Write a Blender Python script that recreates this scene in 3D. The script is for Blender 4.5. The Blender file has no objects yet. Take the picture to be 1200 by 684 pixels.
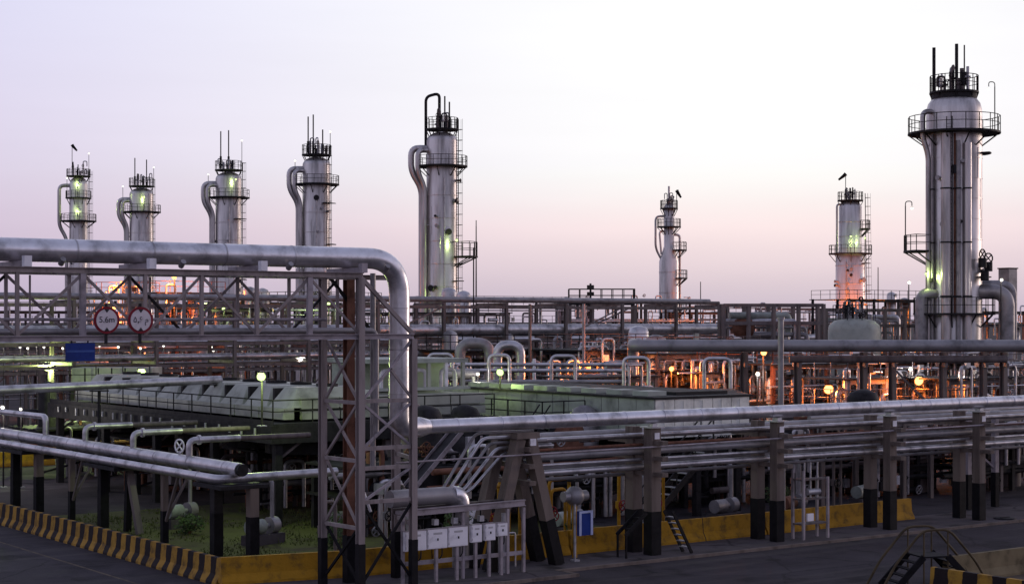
import bpy, math, random
from mathutils import Vector
random.seed(11)
sc = bpy.context.scene
R = math.radians

# ------------------------------------------------------------------ camera
CAM_H = 9.0
YAW = R(36)
cam_d = bpy.data.cameras.new('camera')
cam = bpy.data.objects.new('camera', cam_d)
sc.collection.objects.link(cam)
cam.location = (0, 0, CAM_H)
cam.rotation_euler = (R(90), 0, -YAW)
cam_d.sensor_width = 36
cam_d.lens = 60
cam_d.shift_y = 0.0275
cam_d.clip_end = 9000
sc.camera = cam

# ------------------------------------------------------------------ sky, sun, exposure
SUN_AZ = R(36 + 62)          # clockwise from +Y: off to the right of the view
GLOW_AZ = R(36 + 8)         # the brightest part of the dusk sky
SUN_EL = R(5.0)
world = bpy.data.worlds.new('World')
sc.world = world
world.use_nodes = True
wn, wl = world.node_tree.nodes, world.node_tree.links
wn.clear()
w_out = wn.new('ShaderNodeOutputWorld')
w_bg = wn.new('ShaderNodeBackground')
wl.new(w_bg.outputs[0], w_out.inputs[0])
w_bg.inputs['Strength'].default_value = 1.0


def wmath(op, a, b=None, c=None, clamp=False):
    n = wn.new('ShaderNodeMath')
    n.operation = op
    n.use_clamp = clamp
    for i, v in enumerate((a, b, c)):
        if v is None:
            continue
        if isinstance(v, (int, float)):
            n.inputs[i].default_value = v
        else:
            wl.new(v, n.inputs[i])
    return n.outputs[0]


def wramp(fac, stops):
    n = wn.new('ShaderNodeValToRGB')
    e = n.color_ramp.elements
    while len(e) < len(stops):
        e.new(0.5)
    for i, (p, c) in enumerate(stops):
        e[i].position = p
        e[i].color = (*c, 1)
    n.color_ramp.interpolation = 'B_SPLINE'
    wl.new(fac, n.inputs[0])
    return n.outputs[0]


def wmix(kind, fac, a, b):
    n = wn.new('ShaderNodeMix')
    n.data_type = 'RGBA'
    n.blend_type = kind
    n.clamp_result = False
    if isinstance(fac, (int, float)):
        n.inputs[0].default_value = fac
    else:
        wl.new(fac, n.inputs[0])
    for i, v in ((6, a), (7, b)):
        if isinstance(v, tuple):
            n.inputs[i].default_value = (*v, 1)
        else:
            wl.new(v, n.inputs[i])
    return n.outputs[2]


w_tc = wn.new('ShaderNodeTexCoord')
w_sep = wn.new('ShaderNodeSeparateXYZ')
wl.new(w_tc.outputs['Generated'], w_sep.inputs[0])
elev = wmath('MAXIMUM', w_sep.outputs[2], 0.0)
# elevation stretched so that the low air near the horizon gets most of the ramp
ef = wmath('POWER', elev, 0.5)
dusk = wramp(ef, [(0.0, (0.45, 0.38, 0.53)), (0.14, (0.52, 0.44, 0.60)), (0.27, (0.63, 0.53, 0.71)), (0.36, (0.67, 0.61, 0.83)),
                  (0.46, (0.66, 0.66, 0.93)), (0.66, (0.44, 0.46, 0.66)), (1.0, (0.25, 0.27, 0.42))])
glow = wramp(ef, [(0.0, (0.54, 0.47, 0.56)), (0.11, (0.67, 0.57, 0.63)), (0.20, (0.92, 0.76, 0.76)), (0.27, (1.10, 0.93, 0.90)),
                  (0.36, (1.28, 1.20, 1.18)), (0.55, (1.0, 0.99, 1.05)), (1.0, (0.30, 0.32, 0.46))])
# nearness to the afterglow, by compass direction and height
gdir = Vector((math.sin(GLOW_AZ) * math.cos(R(11)), math.cos(GLOW_AZ) * math.cos(R(11)), math.sin(R(11))))
w_dot = wn.new('ShaderNodeVectorMath')
w_dot.operation = 'DOT_PRODUCT'
wl.new(w_tc.outputs['Generated'], w_dot.inputs[0])
w_dot.inputs[1].default_value = gdir
ang = wmath('ARCCOSINE', w_dot.outputs['Value'])
gf = wmath('EXPONENT', wmath('MULTIPLY', wmath('POWER', wmath('DIVIDE', ang, R(19.5)), 2.0), -1.0))
# the side away from the sunset is dimmer
back = wmath('MULTIPLY_ADD', w_dot.outputs['Value'], 0.14, 0.86)
w_cmb = wn.new('ShaderNodeCombineXYZ')
for i in range(3):
    wl.new(back, w_cmb.inputs[i])
duskb = wmix('MULTIPLY', 1.0, dusk, w_cmb.outputs[0])
skycol = wmix('MIX', gf, duskb, glow)
w_sky = wn.new('ShaderNodeTexSky')
w_sky.sky_type = 'NISHITA'
w_sky.sun_disc = False
w_sky.sun_elevation = SUN_EL
w_sky.sun_rotation = SUN_AZ
w_sky.dust_density = 3.0
nish = wmix('MULTIPLY', 1.0, w_sky.outputs[0], (0.018, 0.018, 0.018))
skysum = wmix('ADD', 1.0, skycol, nish)
# faint uneven streaks of dust high in the air
w_map = wn.new('ShaderNodeMapping')
w_map.inputs['Scale'].default_value = (1.6, 1.6, 16.0)
w_map.inputs['Rotation'].default_value = (0.05, 0.08, 0.0)
wl.new(w_tc.outputs['Generated'], w_map.inputs[0])
w_noi = wn.new('ShaderNodeTexNoise')
w_noi.inputs['Scale'].default_value = 1.7
w_noi.inputs['Detail'].default_value = 5
wl.new(w_map.outputs[0], w_noi.inputs['Vector'])
strk = wmath('MULTIPLY_ADD', w_noi.outputs['Fac'], 0.14, 0.93)
w_cm2 = wn.new('ShaderNodeCombineXYZ')
for i in range(3):
    wl.new(strk, w_cm2.inputs[i])
skyfin = wmix('MULTIPLY', 1.0, skysum, w_cm2.outputs[0])
wl.new(skyfin, w_bg.inputs['Color'])

sun_d = bpy.data.lights.new('sun', 'SUN')
sun_d.energy = 0.6
sun_d.angle = R(10)
sun_d.color = (1.0, 0.84, 0.76)
sun = bpy.data.objects.new('sun', sun_d)
sc.collection.objects.link(sun)
sd = Vector((math.sin(SUN_AZ) * math.cos(SUN_EL), math.cos(SUN_AZ) * math.cos(SUN_EL), math.sin(SUN_EL)))
sun.rotation_euler = sd.to_track_quat('Z', 'Y').to_euler()
sun.location = (60, 20, 60)

vs = sc.view_settings
vs.view_transform = 'Standard'
vs.look = 'None'
vs.exposure = 0.0
vs.gamma = 1.0
vs.use_curve_mapping = False
sc.render.engine = 'CYCLES'
sc.cycles.use_denoising = True
sc.cycles.max_bounces = 6
sc.cycles.diffuse_bounces = 3
sc.cycles.glossy_bounces = 3

# ------------------------------------------------------------------ materials
MATS = {}


def mat(name, col, rough=0.6, metal=0.0, var=0.25, scale=1.5, bump=0.0, bscale=30.0, streak=False, dirt=None, spec=None):
    m = bpy.data.materials.new(name)
    m.use_nodes = True
    n, l = m.node_tree.nodes, m.node_tree.links
    b = n['Principled BSDF']
    tc = n.new('ShaderNodeTexCoord')
    mp = n.new('ShaderNodeMapping')
    l.new(tc.outputs['Object'], mp.inputs[0])
    if streak:
        mp.inputs['Scale'].default_value = (1.0, 1.0, 0.12)
    no = n.new('ShaderNodeTexNoise')
    no.inputs['Scale'].default_value = scale
    no.inputs['Detail'].default_value = 7
    no.inputs['Roughness'].default_value = 0.62
    l.new(mp.outputs[0], no.inputs['Vector'])
    cr = n.new('ShaderNodeValToRGB')
    e = cr.color_ramp.elements
    d = dirt or tuple(c * (1 - var) * 0.75 for c in col)
    e[0].position, e[0].color = 0.32, (*d, 1)
    e[1].position, e[1].color = 0.66, (*[min(1, c * (1 + var * 0.5)) for c in col], 1)
    x = e.new(0.5)
    x.color = (*col, 1)
    l.new(no.outputs['Fac'], cr.inputs[0])
    l.new(cr.outputs[0], b.inputs['Base Color'])
    rr = n.new('ShaderNodeMapRange')
    rr.inputs['To Min'].default_value = min(1, rough + 0.14)
    rr.inputs['To Max'].default_value = max(0.05, rough - 0.10)
    l.new(no.outputs['Fac'], rr.inputs['Value'])
    l.new(rr.outputs[0], b.inputs['Roughness'])
    b.inputs['Metallic'].default_value = metal
    b.inputs['Specular IOR Level'].default_value = spec if spec is not None else (0.5 if metal > 0.05 else 0.22)
    if bump:
        nb = n.new('ShaderNodeTexNoise')
        nb.inputs['Scale'].default_value = bscale
        nb.inputs['Detail'].default_value = 5
        l.new(tc.outputs['Object'], nb.inputs['Vector'])
        bm = n.new('ShaderNodeBump')
        bm.inputs['Strength'].default_value = bump
        bm.inputs['Distance'].default_value = 0.05
        l.new(nb.outputs['Fac'], bm.inputs['Height'])
        l.new(bm.outputs[0], b.inputs['Normal'])
    MATS[name] = m
    return m


def emit(name, col, power):
    m = bpy.data.materials.new(name)
    m.use_nodes = True
    b = m.node_tree.nodes['Principled BSDF']
    b.inputs['Base Color'].default_value = (0.004, 0.004, 0.004, 1)
    b.inputs['Specular IOR Level'].default_value = 0.0
    b.inputs['Roughness'].default_value = 1.0
    b.inputs['Emission Color'].default_value = (*col, 1)
    b.inputs['Emission Strength'].default_value = power
    MATS[name] = m
    return m


CLAD = mat('aluminium_cladding', (0.52, 0.50, 0.515), 0.36, 0.75, 0.42, 1.4, 0.06, 6)
CLADB = mat('bright_cladding', (0.68, 0.665, 0.69), 0.32, 0.85, 0.34, 1.3, 0.08, 5)
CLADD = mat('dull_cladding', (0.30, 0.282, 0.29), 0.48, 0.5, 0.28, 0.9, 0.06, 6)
SHELL = mat('tower_cladding', (0.56, 0.52, 0.51), 0.38, 0.72, 0.5, 0.9, 0.10, 2.5, streak=True)
PRIMER = mat('brown_painted_steel', (0.150, 0.122, 0.118), 0.6, 0.0, 0.35, 2.0, 0.1, 20, streak=True)
BRIDGE = mat('mauve_brown_steel', (0.29, 0.24, 0.233), 0.55, 0.0, 0.35, 2.0, 0.1, 20, streak=True)  # primer steel lightened; the lit look of the truss is in this colour
LILAC = mat('grey_painted_steel', (0.33, 0.285, 0.305), 0.55, 0.1, 0.3, 2.0, 0.1, 20)
DARK = mat('dark_steel', (0.020, 0.018, 0.020), 0.65, 0.0, 0.4, 3.0)
BLACK = mat('black_paint', (0.007, 0.006, 0.008), 0.75, 0.0, 0.4, 3.0, 0.1, 18)
CONC = mat('column_concrete', (0.175, 0.138, 0.118), 0.85, 0.0, 0.35, 1.6, 0.25, 14, streak=True)
PAVE = mat('pavement_concrete', (0.085, 0.072, 0.078), 0.88, 0.0, 0.4, 0.5, 0.25, 9)
ASPH = mat('asphalt', (0.038, 0.032, 0.039), 0.8, 0.0, 0.4, 0.35, 0.4, 60)
EARTH = mat('gravel_earth', (0.055, 0.046, 0.046), 0.95, 0.0, 0.45, 0.25, 0.5, 20)
GRASSG = mat('grass_ground', (0.085, 0.088, 0.030), 0.95, 0.0, 0.5, 0.45, dirt=(0.06, 0.046, 0.034), bump=0.5, bscale=25)
LEAF = mat('leaf', (0.06, 0.095, 0.03), 0.7, 0.0, 0.5, 3.0)
BLADE = mat('grass_blade', (0.095, 0.115, 0.03), 0.7, 0.0, 0.45, 0.5)
YELLOW = mat('yellow_paint', (0.40, 0.205, 0.014), 0.7, 0.0, 0.3, 2.2, 0.3, 16, dirt=(0.15, 0.085, 0.022))
WHITE = mat('white_paint', (0.84, 0.81, 0.84), 0.45, 0.0, 0.12, 1.8)
PALE = mat('pale_panel', (0.37, 0.38, 0.33), 0.55, 0.2, 0.25, 0.8, 0.05, 8)
GREENP = mat('green_grey_panel', (0.33, 0.36, 0.325), 0.55, 0.2, 0.3, 0.8, 0.05, 8)
GREEN_LIT = mat('lamplit_green_panel', (0.80, 0.80, 0.73), 0.55, 0.2, 0.25, 0.8, 0.05, 8)  # green panel paled: lamplight on the end face is put into the colour
BLUE = mat('blue_paint', (0.012, 0.035, 0.20), 0.4, 0.0, 0.25, 2.0)
BLUEP = mat('pale_blue_paint', (0.42, 0.46, 0.66), 0.45, 0.0, 0.2, 2.0)
RED = mat('sign_red', (0.22, 0.012, 0.025), 0.45, 0.0, 0.2, 2.0)
SIGNW = mat('sign_white', (0.66, 0.60, 0.62), 0.45, 0.0, 0.12, 4.0)
SIGNK = mat('sign_black', (0.03, 0.025, 0.03), 0.5, 0.0, 0.1, 4.0)
GALV = mat('galvanised_steel', (0.46, 0.45, 0.47), 0.45, 0.6, 0.3, 2.0)
RUST = mat('rust_brown_steel', (0.19, 0.085, 0.055), 0.75, 0.0, 0.4, 2.0)
DIRT = mat('brown_soil', (0.085, 0.066, 0.052), 0.95, 0.0, 0.4, 0.5, 0.5, 12)
E_WHITE = emit('lamp_white', (1.0, 0.93, 0.80), 3)
E_GREEN = emit('lamp_green_white', (0.66, 1.0, 0.34), 2.1)
E_ORANGE = emit('lamp_sodium', (1.0, 0.46, 0.15), 3.2)


def stripes(name, axis, period):
    m = mat(name, (0.36, 0.20, 0.03), 0.75, 0.0, 0.3, 2.6, 0.3, 16, dirt=(0.13, 0.075, 0.025))
    n, l = m.node_tree.nodes, m.node_tree.links
    b = n['Principled BSDF']
    old = b.inputs['Base Color'].links[0].from_socket
    tc = n.new('ShaderNodeTexCoord')
    sp = n.new('ShaderNodeSeparateXYZ')
    l.new(tc.outputs['Object'], sp.inputs[0])
    dv = n.new('ShaderNodeMath')
    dv.operation = 'DIVIDE'
    wn_ = n.new('ShaderNodeTexNoise')
    wn_.inputs['Scale'].default_value = 2.3
    wn_.inputs['Detail'].default_value = 4
    l.new(tc.outputs['Object'], wn_.inputs['Vector'])
    wob = n.new('ShaderNodeMath')
    wob.operation = 'MULTIPLY_ADD'
    l.new(wn_.outputs['Fac'], wob.inputs[0])
    wob.inputs[1].default_value = 0.22
    l.new(sp.outputs[axis], wob.inputs[2])
    l.new(wob.outputs[0], dv.inputs[0])
    dv.inputs[1].default_value = period
    fr = n.new('ShaderNodeMath')
    fr.operation = 'FRACT'
    l.new(dv.outputs[0], fr.inputs[0])
    gt = n.new('ShaderNodeMath')
    gt.operation = 'GREATER_THAN'
    l.new(fr.outputs[0], gt.inputs[0])
    gt.inputs[1].default_value = 0.5
    mx = n.new('ShaderNodeMix')
    mx.data_type = 'RGBA'
    l.new(gt.outputs[0], mx.inputs[0])
    l.new(old, mx.inputs[6])
    mx.inputs[7].default_value = (0.018, 0.012, 0.012, 1)
    l.new(mx.outputs[2], b.inputs['Base Color'])
    return m


def weather_asphalt(m):
    n, l = m.node_tree.nodes, m.node_tree.links
    b = n['Principled BSDF']
    old = b.inputs['Base Color'].links[0].from_socket
    tc = n.new('ShaderNodeTexCoord')

    def layer(tex, lo, hi, src, col, fac):
        mr = n.new('ShaderNodeMapRange')
        mr.inputs['From Min'].default_value, mr.inputs['From Max'].default_value = lo, hi
        mr.inputs['To Max'].default_value = fac
        l.new(tex, mr.inputs['Value'])
        mx = n.new('ShaderNodeMix')
        mx.data_type = 'RGBA'
        l.new(mr.outputs[0], mx.inputs[0])
        l.new(src, mx.inputs[6])
        mx.inputs[7].default_value = (*col, 1)
        return mx.outputs[2]

    vo = n.new('ShaderNodeTexVoronoi')
    vo.feature = 'DISTANCE_TO_EDGE'
    vo.inputs['Scale'].default_value = 0.22
    wob = n.new('ShaderNodeTexNoise')
    wob.inputs['Scale'].default_value = 0.8
    wob.inputs['Detail'].default_value = 6
    l.new(tc.outputs['Object'], wob.inputs['Vector'])
    va = n.new('ShaderNodeMix')
    va.data_type = 'VECTOR'
    va.inputs[0].default_value = 0.62
    l.new(wob.outputs['Color'], va.inputs[4])
    l.new(tc.outputs['Object'], va.inputs[5])
    l.new(va.outputs[1], vo.inputs['Vector'])
    c = layer(vo.outputs['Distance'], 0.010, 0.0, old, (0.012, 0.010, 0.012), 0.8)
    mp = n.new('ShaderNodeMapping')
    mp.inputs['Scale'].default_value = (0.05, 0.9, 1)
    l.new(tc.outputs['Object'], mp.inputs[0])
    tr = n.new('ShaderNodeTexNoise')
    tr.inputs['Scale'].default_value = 1.0
    tr.inputs['Detail'].default_value = 3
    l.new(mp.outputs[0], tr.inputs['Vector'])
    c = layer(tr.outputs['Fac'], 0.52, 0.66, c, (0.075, 0.066, 0.066), 0.6)
    oi = n.new('ShaderNodeTexNoise')
    oi.inputs['Scale'].default_value = 0.55
    oi.inputs['Detail'].default_value = 2
    l.new(tc.outputs['Object'], oi.inputs['Vector'])
    c = layer(oi.outputs['Fac'], 0.62, 0.70, c, (0.012, 0.010, 0.011), 0.75)
    l.new(c, b.inputs['Base Color'])


weather_asphalt(ASPH)
weather_asphalt(PAVE)
STRIPE_Y = stripes('yellow_black_stripes', 1, 0.9)
STRIPE_N = stripes('yellow_black_broad_stripes', 1, 1.15)

# ------------------------------------------------------------------ mesh builder
Z = Vector((0, 0, 1))
BASE = {}


def V(*a):
    return Vector(a[0]) if len(a) == 1 else Vector(a)


class MB:
    def __init__(s):
        s.v, s.f, s.s = [], [], []

    def add(s, vs_, fs, smooth=False):
        o = len(s.v)
        s.v += [tuple(p) for p in vs_]
        for f in fs:
            s.f.append([i + o for i in f])
            s.s.append(smooth)
        return s

    def box(s, x0, y0, z0, x1, y1, z1):
        p = [(x, y, z) for z in (z0, z1) for y in (y0, y1) for x in (x0, x1)]
        return s.add(p, [(0, 2, 3, 1), (4, 5, 7, 6), (0, 1, 5, 4), (2, 6, 7, 3), (0, 4, 6, 2), (1, 3, 7, 5)])

    def beam(s, p, q, w, h=None):
        p, q = V(p), V(q)
        h = h or w
        d = (q - p).normalized()
        up = Z if abs(d.z) < 0.95 else V(0, 1, 0)
        a = d.cross(up).normalized() * (w / 2)
        b = a.cross(d).normalized() * (h / 2)
        pts = [c + i * a + j * b for c in (p, q) for i, j in ((-1, -1), (1, -1), (1, 1), (-1, 1))]
        return s.add(pts, [(3, 2, 1, 0), (4, 5, 6, 7), (0, 1, 5, 4), (1, 2, 6, 5), (2, 3, 7, 6), (3, 0, 4, 7)])

    def ibeam(s, p, q, w, h, t=None):
        """an H section: two flanges and a web, along p-q"""
        p, q = V(p), V(q)
        t = t or 0.09 * h + 0.008
        d = (q - p).normalized()
        up = Z if abs(d.z) < 0.95 else V(0, 1, 0)
        a = d.cross(up).normalized()
        b = a.cross(d).normalized()
        for k in (-1, 1):
            o = b * (k * (h - t) / 2)
            s._bar(p + o, q + o, a, b, w, t)
        s._bar(p, q, a, b, t * 0.8, h - 2 * t)
        return s

    def _bar(s, p, q, a, b, w, h):
        a, b = a * (w / 2), b * (h / 2)
        pts = [c + i * a + j * b for c in (p, q) for i, j in ((-1, -1), (1, -1), (1, 1), (-1, 1))]
        s.add(pts, [(3, 2, 1, 0), (4, 5, 6, 7), (0, 1, 5, 4), (1, 2, 6, 5), (2, 3, 7, 6), (3, 0, 4, 7)])

    def cyl(s, p, q, r, r2=None, n=12, caps=True):
        return s.tube([p, q], r, n, caps, r2)

    def tube(s, pts, r, n=10, caps=True, r2=None):
        pts = [V(p) for p in pts]
        m = len(pts)
        d0 = (pts[1] - pts[0]).normalized()
        up = Z if abs(d0.z) < 0.9 else V(1, 0, 0)
        a = d0.cross(up).normalized()
        rings = []
        for i in range(m):
            din = (pts[i] - pts[i - 1]).normalized() if i else d0
            dout = (pts[i + 1] - pts[i]).normalized() if i < m - 1 else din
            t = din + dout
            t = t.normalized() if t.length > 1e-5 else din
            a = (a - t * a.dot(t)).normalized()
            b = t.cross(a).normalized()
            cs = max(0.6, din.dot(t))
            rr = r if r2 is None else r + (r2 - r) * i / (m - 1)
            rr = rr / math.sqrt(cs) if 0 < i < m - 1 else rr
            rings.append([pts[i] + (a * math.cos(2 * math.pi * k / n) + b * math.sin(2 * math.pi * k / n)) * rr for k in range(n)])
        vs_ = [p for g in rings for p in g]
        fs = []
        for i in range(m - 1):
            for k in range(n):
                k2 = (k + 1) % n
                fs.append((i * n + k, (i + 1) * n + k, (i + 1) * n + k2, i * n + k2))
        s.add(vs_, fs, True)
        if caps:
            s.add(rings[0], [tuple(range(n))])
            s.add(rings[-1], [tuple(reversed(range(n)))])
        return s

    def lathe(s, prof, cx, cy, n=28):
        vs_, fs = [], []
        for r, z in prof:
            vs_ += [(cx + r * math.cos(2 * math.pi * k / n), cy + r * math.sin(2 * math.pi * k / n), z) for k in range(n)]
        for i in range(len(prof) - 1):
            for k in range(n):
                k2 = (k + 1) % n
                fs.append((i * n + k, i * n + k2, (i + 1) * n + k2, (i + 1) * n + k))
        return s.add(vs_, fs, True)

    def ring(s, cx, cy, z0, z1, r0, r1, n=28, a0=0.0, a1=2 * math.pi):
        full = a1 - a0 > 6.28
        m = n if full else n + 1
        vs_ = []
        for k in range(m):
            t = a0 + (a1 - a0) * k / n
            c, si = math.cos(t), math.sin(t)
            vs_ += [(cx + r0 * c, cy + r0 * si, z0), (cx + r1 * c, cy + r1 * si, z0),
                    (cx + r1 * c, cy + r1 * si, z1), (cx + r0 * c, cy + r0 * si, z1)]
        fs = []
        for k in range(n):
            k2 = (k + 1) % m
            for i in range(4):
                j = (i + 1) % 4
                fs.append((4 * k + i, 4 * k2 + i, 4 * k2 + j, 4 * k + j))
        if not full:
            fs += [(3, 2, 1, 0), tuple(4 * n + i for i in range(4))]
        return s.add(vs_, fs)

    def ball(s, c, r, n=10, sq=1.0):
        prof = [(r * math.sin(math.pi * i / 6), c[2] - r * sq * math.cos(math.pi * i / 6)) for i in range(7)]
        prof[0] = (0.002, prof[0][1])
        prof[-1] = (0.002, prof[-1][1])
        return s.lathe(prof, c[0], c[1], n)

    def wheel(s, c, axis, rad, r, n=14):
        ax = V(axis).normalized()
        a = ax.orthogonal().normalized()
        b = ax.cross(a)
        c = V(c)
        pts = [c + (a * math.cos(2 * math.pi * k / n) + b * math.sin(2 * math.pi * k / n)) * rad for k in range(n + 1)]
        s.tube(pts, r, 6, False)
        for k in range(4):
            t = math.pi * k / 2
            s.beam(c, c + (a * math.cos(t) + b * math.sin(t)) * rad, r * 1.2)
        return s

    def extrude(s, prof, p, q):
        """closed profile of (side, up) swept from p to q"""
        p, q = V(p), V(q)
        d = (q - p).normalized()
        a = d.cross(Z).normalized()
        n = len(prof)
        pts = [c + a * x + Z * z for c in (p, q) for x, z in prof]
        fs = [(i, (i + 1) % n, n + (i + 1) % n, n + i) for i in range(n)]
        return s.add(pts, fs + [tuple(reversed(range(n))), tuple(range(n, 2 * n))])

    def build(s, name, m, parent=None):
        me = bpy.data.meshes.new(name)
        off = BASE[parent.name] if parent else V(0, 0, 0)
        me.from_pydata([(x - off.x, y - off.y, z - off.z) for x, y, z in s.v], [], s.f)
        me.polygons.foreach_set('use_smooth', s.s)
        me.materials.append(m)
        me.update()
        o = bpy.data.objects.new(name, me)
        sc.collection.objects.link(o)
        if parent:
            o.parent = parent
        BASE[o.name] = off
        return o


def tag(o, label, cat, group=None):
    o['label'] = label
    o['category'] = cat
    if group:
        o['group'] = group
    return o


def thing(name, label, cat, loc, group=None):
    o = bpy.data.objects.new(name, None)
    o.empty_display_size = 0.3
    sc.collection.objects.link(o)
    o.location = loc
    BASE[o.name] = V(loc)
    return tag(o, label, cat, group)


def struct(name, mb, m):
    o = mb.build(name, m)
    o['kind'] = 'structure'
    return o


def copy_tree(o, parent=None):
    c = o.copy()
    sc.collection.objects.link(c)
    c.parent = parent
    for ch in list(o.children):
        copy_tree(ch, c)
    return c


def rounded(pts, rad, k=5):
    pts = [V(p) for p in pts]
    out = [pts[0]]
    for i in range(1, len(pts) - 1):
        a, b, c = pts[i - 1], pts[i], pts[i + 1]
        d0, d1 = (a - b), (c - b)
        r = min(rad, d0.length * 0.49, d1.length * 0.49)
        p0, p1 = b + d0.normalized() * r, b + d1.normalized() * r
        for j in range(k + 1):
            t = j / k
            out.append(p0 * (1 - t) ** 2 + b * 2 * t * (1 - t) + p1 * t * t)
    out.append(pts[-1])
    return out


def pipe(name, label, pts, r, m=None, bend=None, n=12, group=None, cat='pipe', seam=0.0, flanges=()):
    """one pipe thing: a swept body, with cladding seams and flanges as parts"""
    m = m or CLAD
    pts = [V(p) for p in pts]
    t = thing(name, label, cat, pts[0] - Z * r, group)
    path = rounded(pts, bend, 6) if bend else pts
    MB().tube(path, r, n).build('pipe_body', m, t)
    if seam:
        for a, b in zip(pts, pts[1:]):
            L = (b - a).length
            d = (b - a).normalized()
            k = seam * 0.6
            while k < L - seam * 0.3:
                MB().cyl(a + d * (k - 0.03), a + d * (k + 0.03), r + 0.014, n=n).build('cladding_band', m, t)
                k += seam
    for c, d in flanges:
        c, d = V(c), V(d).normalized()
        MB().cyl(c - d * 0.05, c + d * 0.05, r * 1.5, n=n).build('flange', m, t)
    return t


def at(px, dist):
    """ground position on the sight line at column px of a 1200-wide frame, at the given distance ahead"""
    X = (px - 600) / 2000 * dist
    return math.cos(YAW) * X + math.sin(YAW) * dist, -math.sin(YAW) * X + math.cos(YAW) * dist


def hz(py, dist):
    return CAM_H - (py - 375) * dist / 2000


def lamp_light(parent, pos, col, watts, rad=0.15):
    d = bpy.data.lights.new('lamp_glow', 'POINT')
    d.energy = watts
    d.color = col
    d.shadow_soft_size = rad
    o = bpy.data.objects.new('lamp_glow', d)
    sc.collection.objects.link(o)
    o.parent = parent
    o.location = V(pos) - BASE[parent.name]
    return o


COLS = {'g': (E_GREEN, (0.72, 1.0, 0.32)), 'w': (E_WHITE, (1.0, 0.93, 0.82)), 'o': (E_ORANGE, (1.0, 0.22, 0.03))}


def lamp_parts(t, p, kind, watts, size=0.2, aim=None):
    """floodlight head at p as parts of t: dark drum housing, rim, glowing lens, visor"""
    p = V(p)
    m, c = COLS[kind]
    size *= 0.72
    d = aim or (V(-math.sin(YAW + p.x * .7 % .5 - .25), -math.cos(YAW + p.x * .7 % .5 - .25), -0.22)).normalized()
    MB().cyl(p - d * size * 1.1, p - d * size * .25, size * .45, size * .95, n=14).build('lamp_housing', DARK, t)
    MB().cyl(p - d * size * .25, p, size, n=14).build('lamp_rim', DARK, t)
    MB().tube([p + d * .002, p + d * size * .14, p + d * size * .22], size * .9, 14, True, size * .45).build('lamp_lens', m, t)
    a = d.cross(Z).normalized()
    v0 = p + Z * size * 1.03
    MB().beam(v0 - d * size * .2, v0 + d * size * .55 - Z * size * .1, size * 1.5, .02).build('visor', DARK, t)
    if watts:
        lamp_light(t, p + d * (size * .3 + .25), c, watts, 0.16)


AHEAD = V(math.sin(YAW), math.cos(YAW), 0)


def pole_lamp(label, x, y, z, kind, watts, size=0.2, base=0.0, group=None, r=0.06):
    t = thing('lamp_post', label, 'lamp', (x, y, base), group)
    MB().cyl((x, y, base), (x, y, z - size * 0.7), r * .8, n=8).build('pole', DARK, t)
    MB().box(x - 0.16, y - 0.16, base, x + 0.16, y + 0.16, base + 0.04).build('base_plate', GALV, t)
    MB().beam((x, y, z - size * 0.75), (x + 0.01, y, z), 0.05).build('bracket', DARK, t)
    lamp_parts(t, V(x, y, z) - AHEAD * size * .9, kind, watts, size)
    return t


def rail_on(t, pts, h=1.05, step=1.6, m=None, pr=0.025, mid=True, posts_apart=False):
    """guard rail along a polyline of floor points"""
    m = m or DARK
    pts = [V(p) for p in pts]
    rails = MB()
    rails.tube([p + Z * h for p in pts], pr, 6)
    if mid:
        rails.tube([p + Z * h * 0.52 for p in pts], pr * 0.85, 6)
    pb = MB()
    for a, b in zip(pts, pts[1:]):
        k = max(1, round((b - a).length / step))
        for i in range(k + 1):
            c = a + (b - a) * i / k
            if posts_apart:
                MB().cyl(c, c + Z * h, pr * 1.1, n=6).build('rail_post', m, t)
            else:
                pb.cyl(c, c + Z * h, pr * 1.1, n=6)
    o = rails.build('guard_rail', m, t)
    if not posts_apart:
        pb.build('rail_posts', m, t)['kind'] = 'stuff'
    return o


def ladder_on(t, p, q, side, w=0.45, step=0.3, m=None, cage=None):
    m = m or DARK
    p, q, side = V(p), V(q), V(side).normalized() * w / 2
    mb = MB()
    mb.beam(p - side, q - side, 0.06, 0.06).beam(p + side, q + side, 0.06, 0.06)
    k = int((q - p).length / step)
    for i in range(1, k):
        c = p + (q - p) * i / k
        mb.beam(c - side, c + side, 0.03)
    o = mb.build('ladder', m, t)
    if cage is not None:
        cg = MB()
        out = V(cage)
        d = (q - p).length
        j = 2.2
        while j < d:
            c = p + (q - p) * j / d
            pts = [c - side] + [c + side * math.cos(math.pi - math.pi * i / 6) * 1.25 + out * (math.sin(math.pi * i / 6) * 0.7) for i in range(7)] + [c + side]
            cg.tube(pts, 0.025, 4, False)
            j += 1.2
        for i in (1, 3, 5):
            off = side * math.cos(math.pi - math.pi * i / 6) * 1.25 + out * (math.sin(math.pi * i / 6) * 0.7)
            cg.cyl(p + off + (q - p) * (2.2 / d), q + off, 0.02, n=4)
        cg.build('ladder_cage', m, t)
    return o

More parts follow.
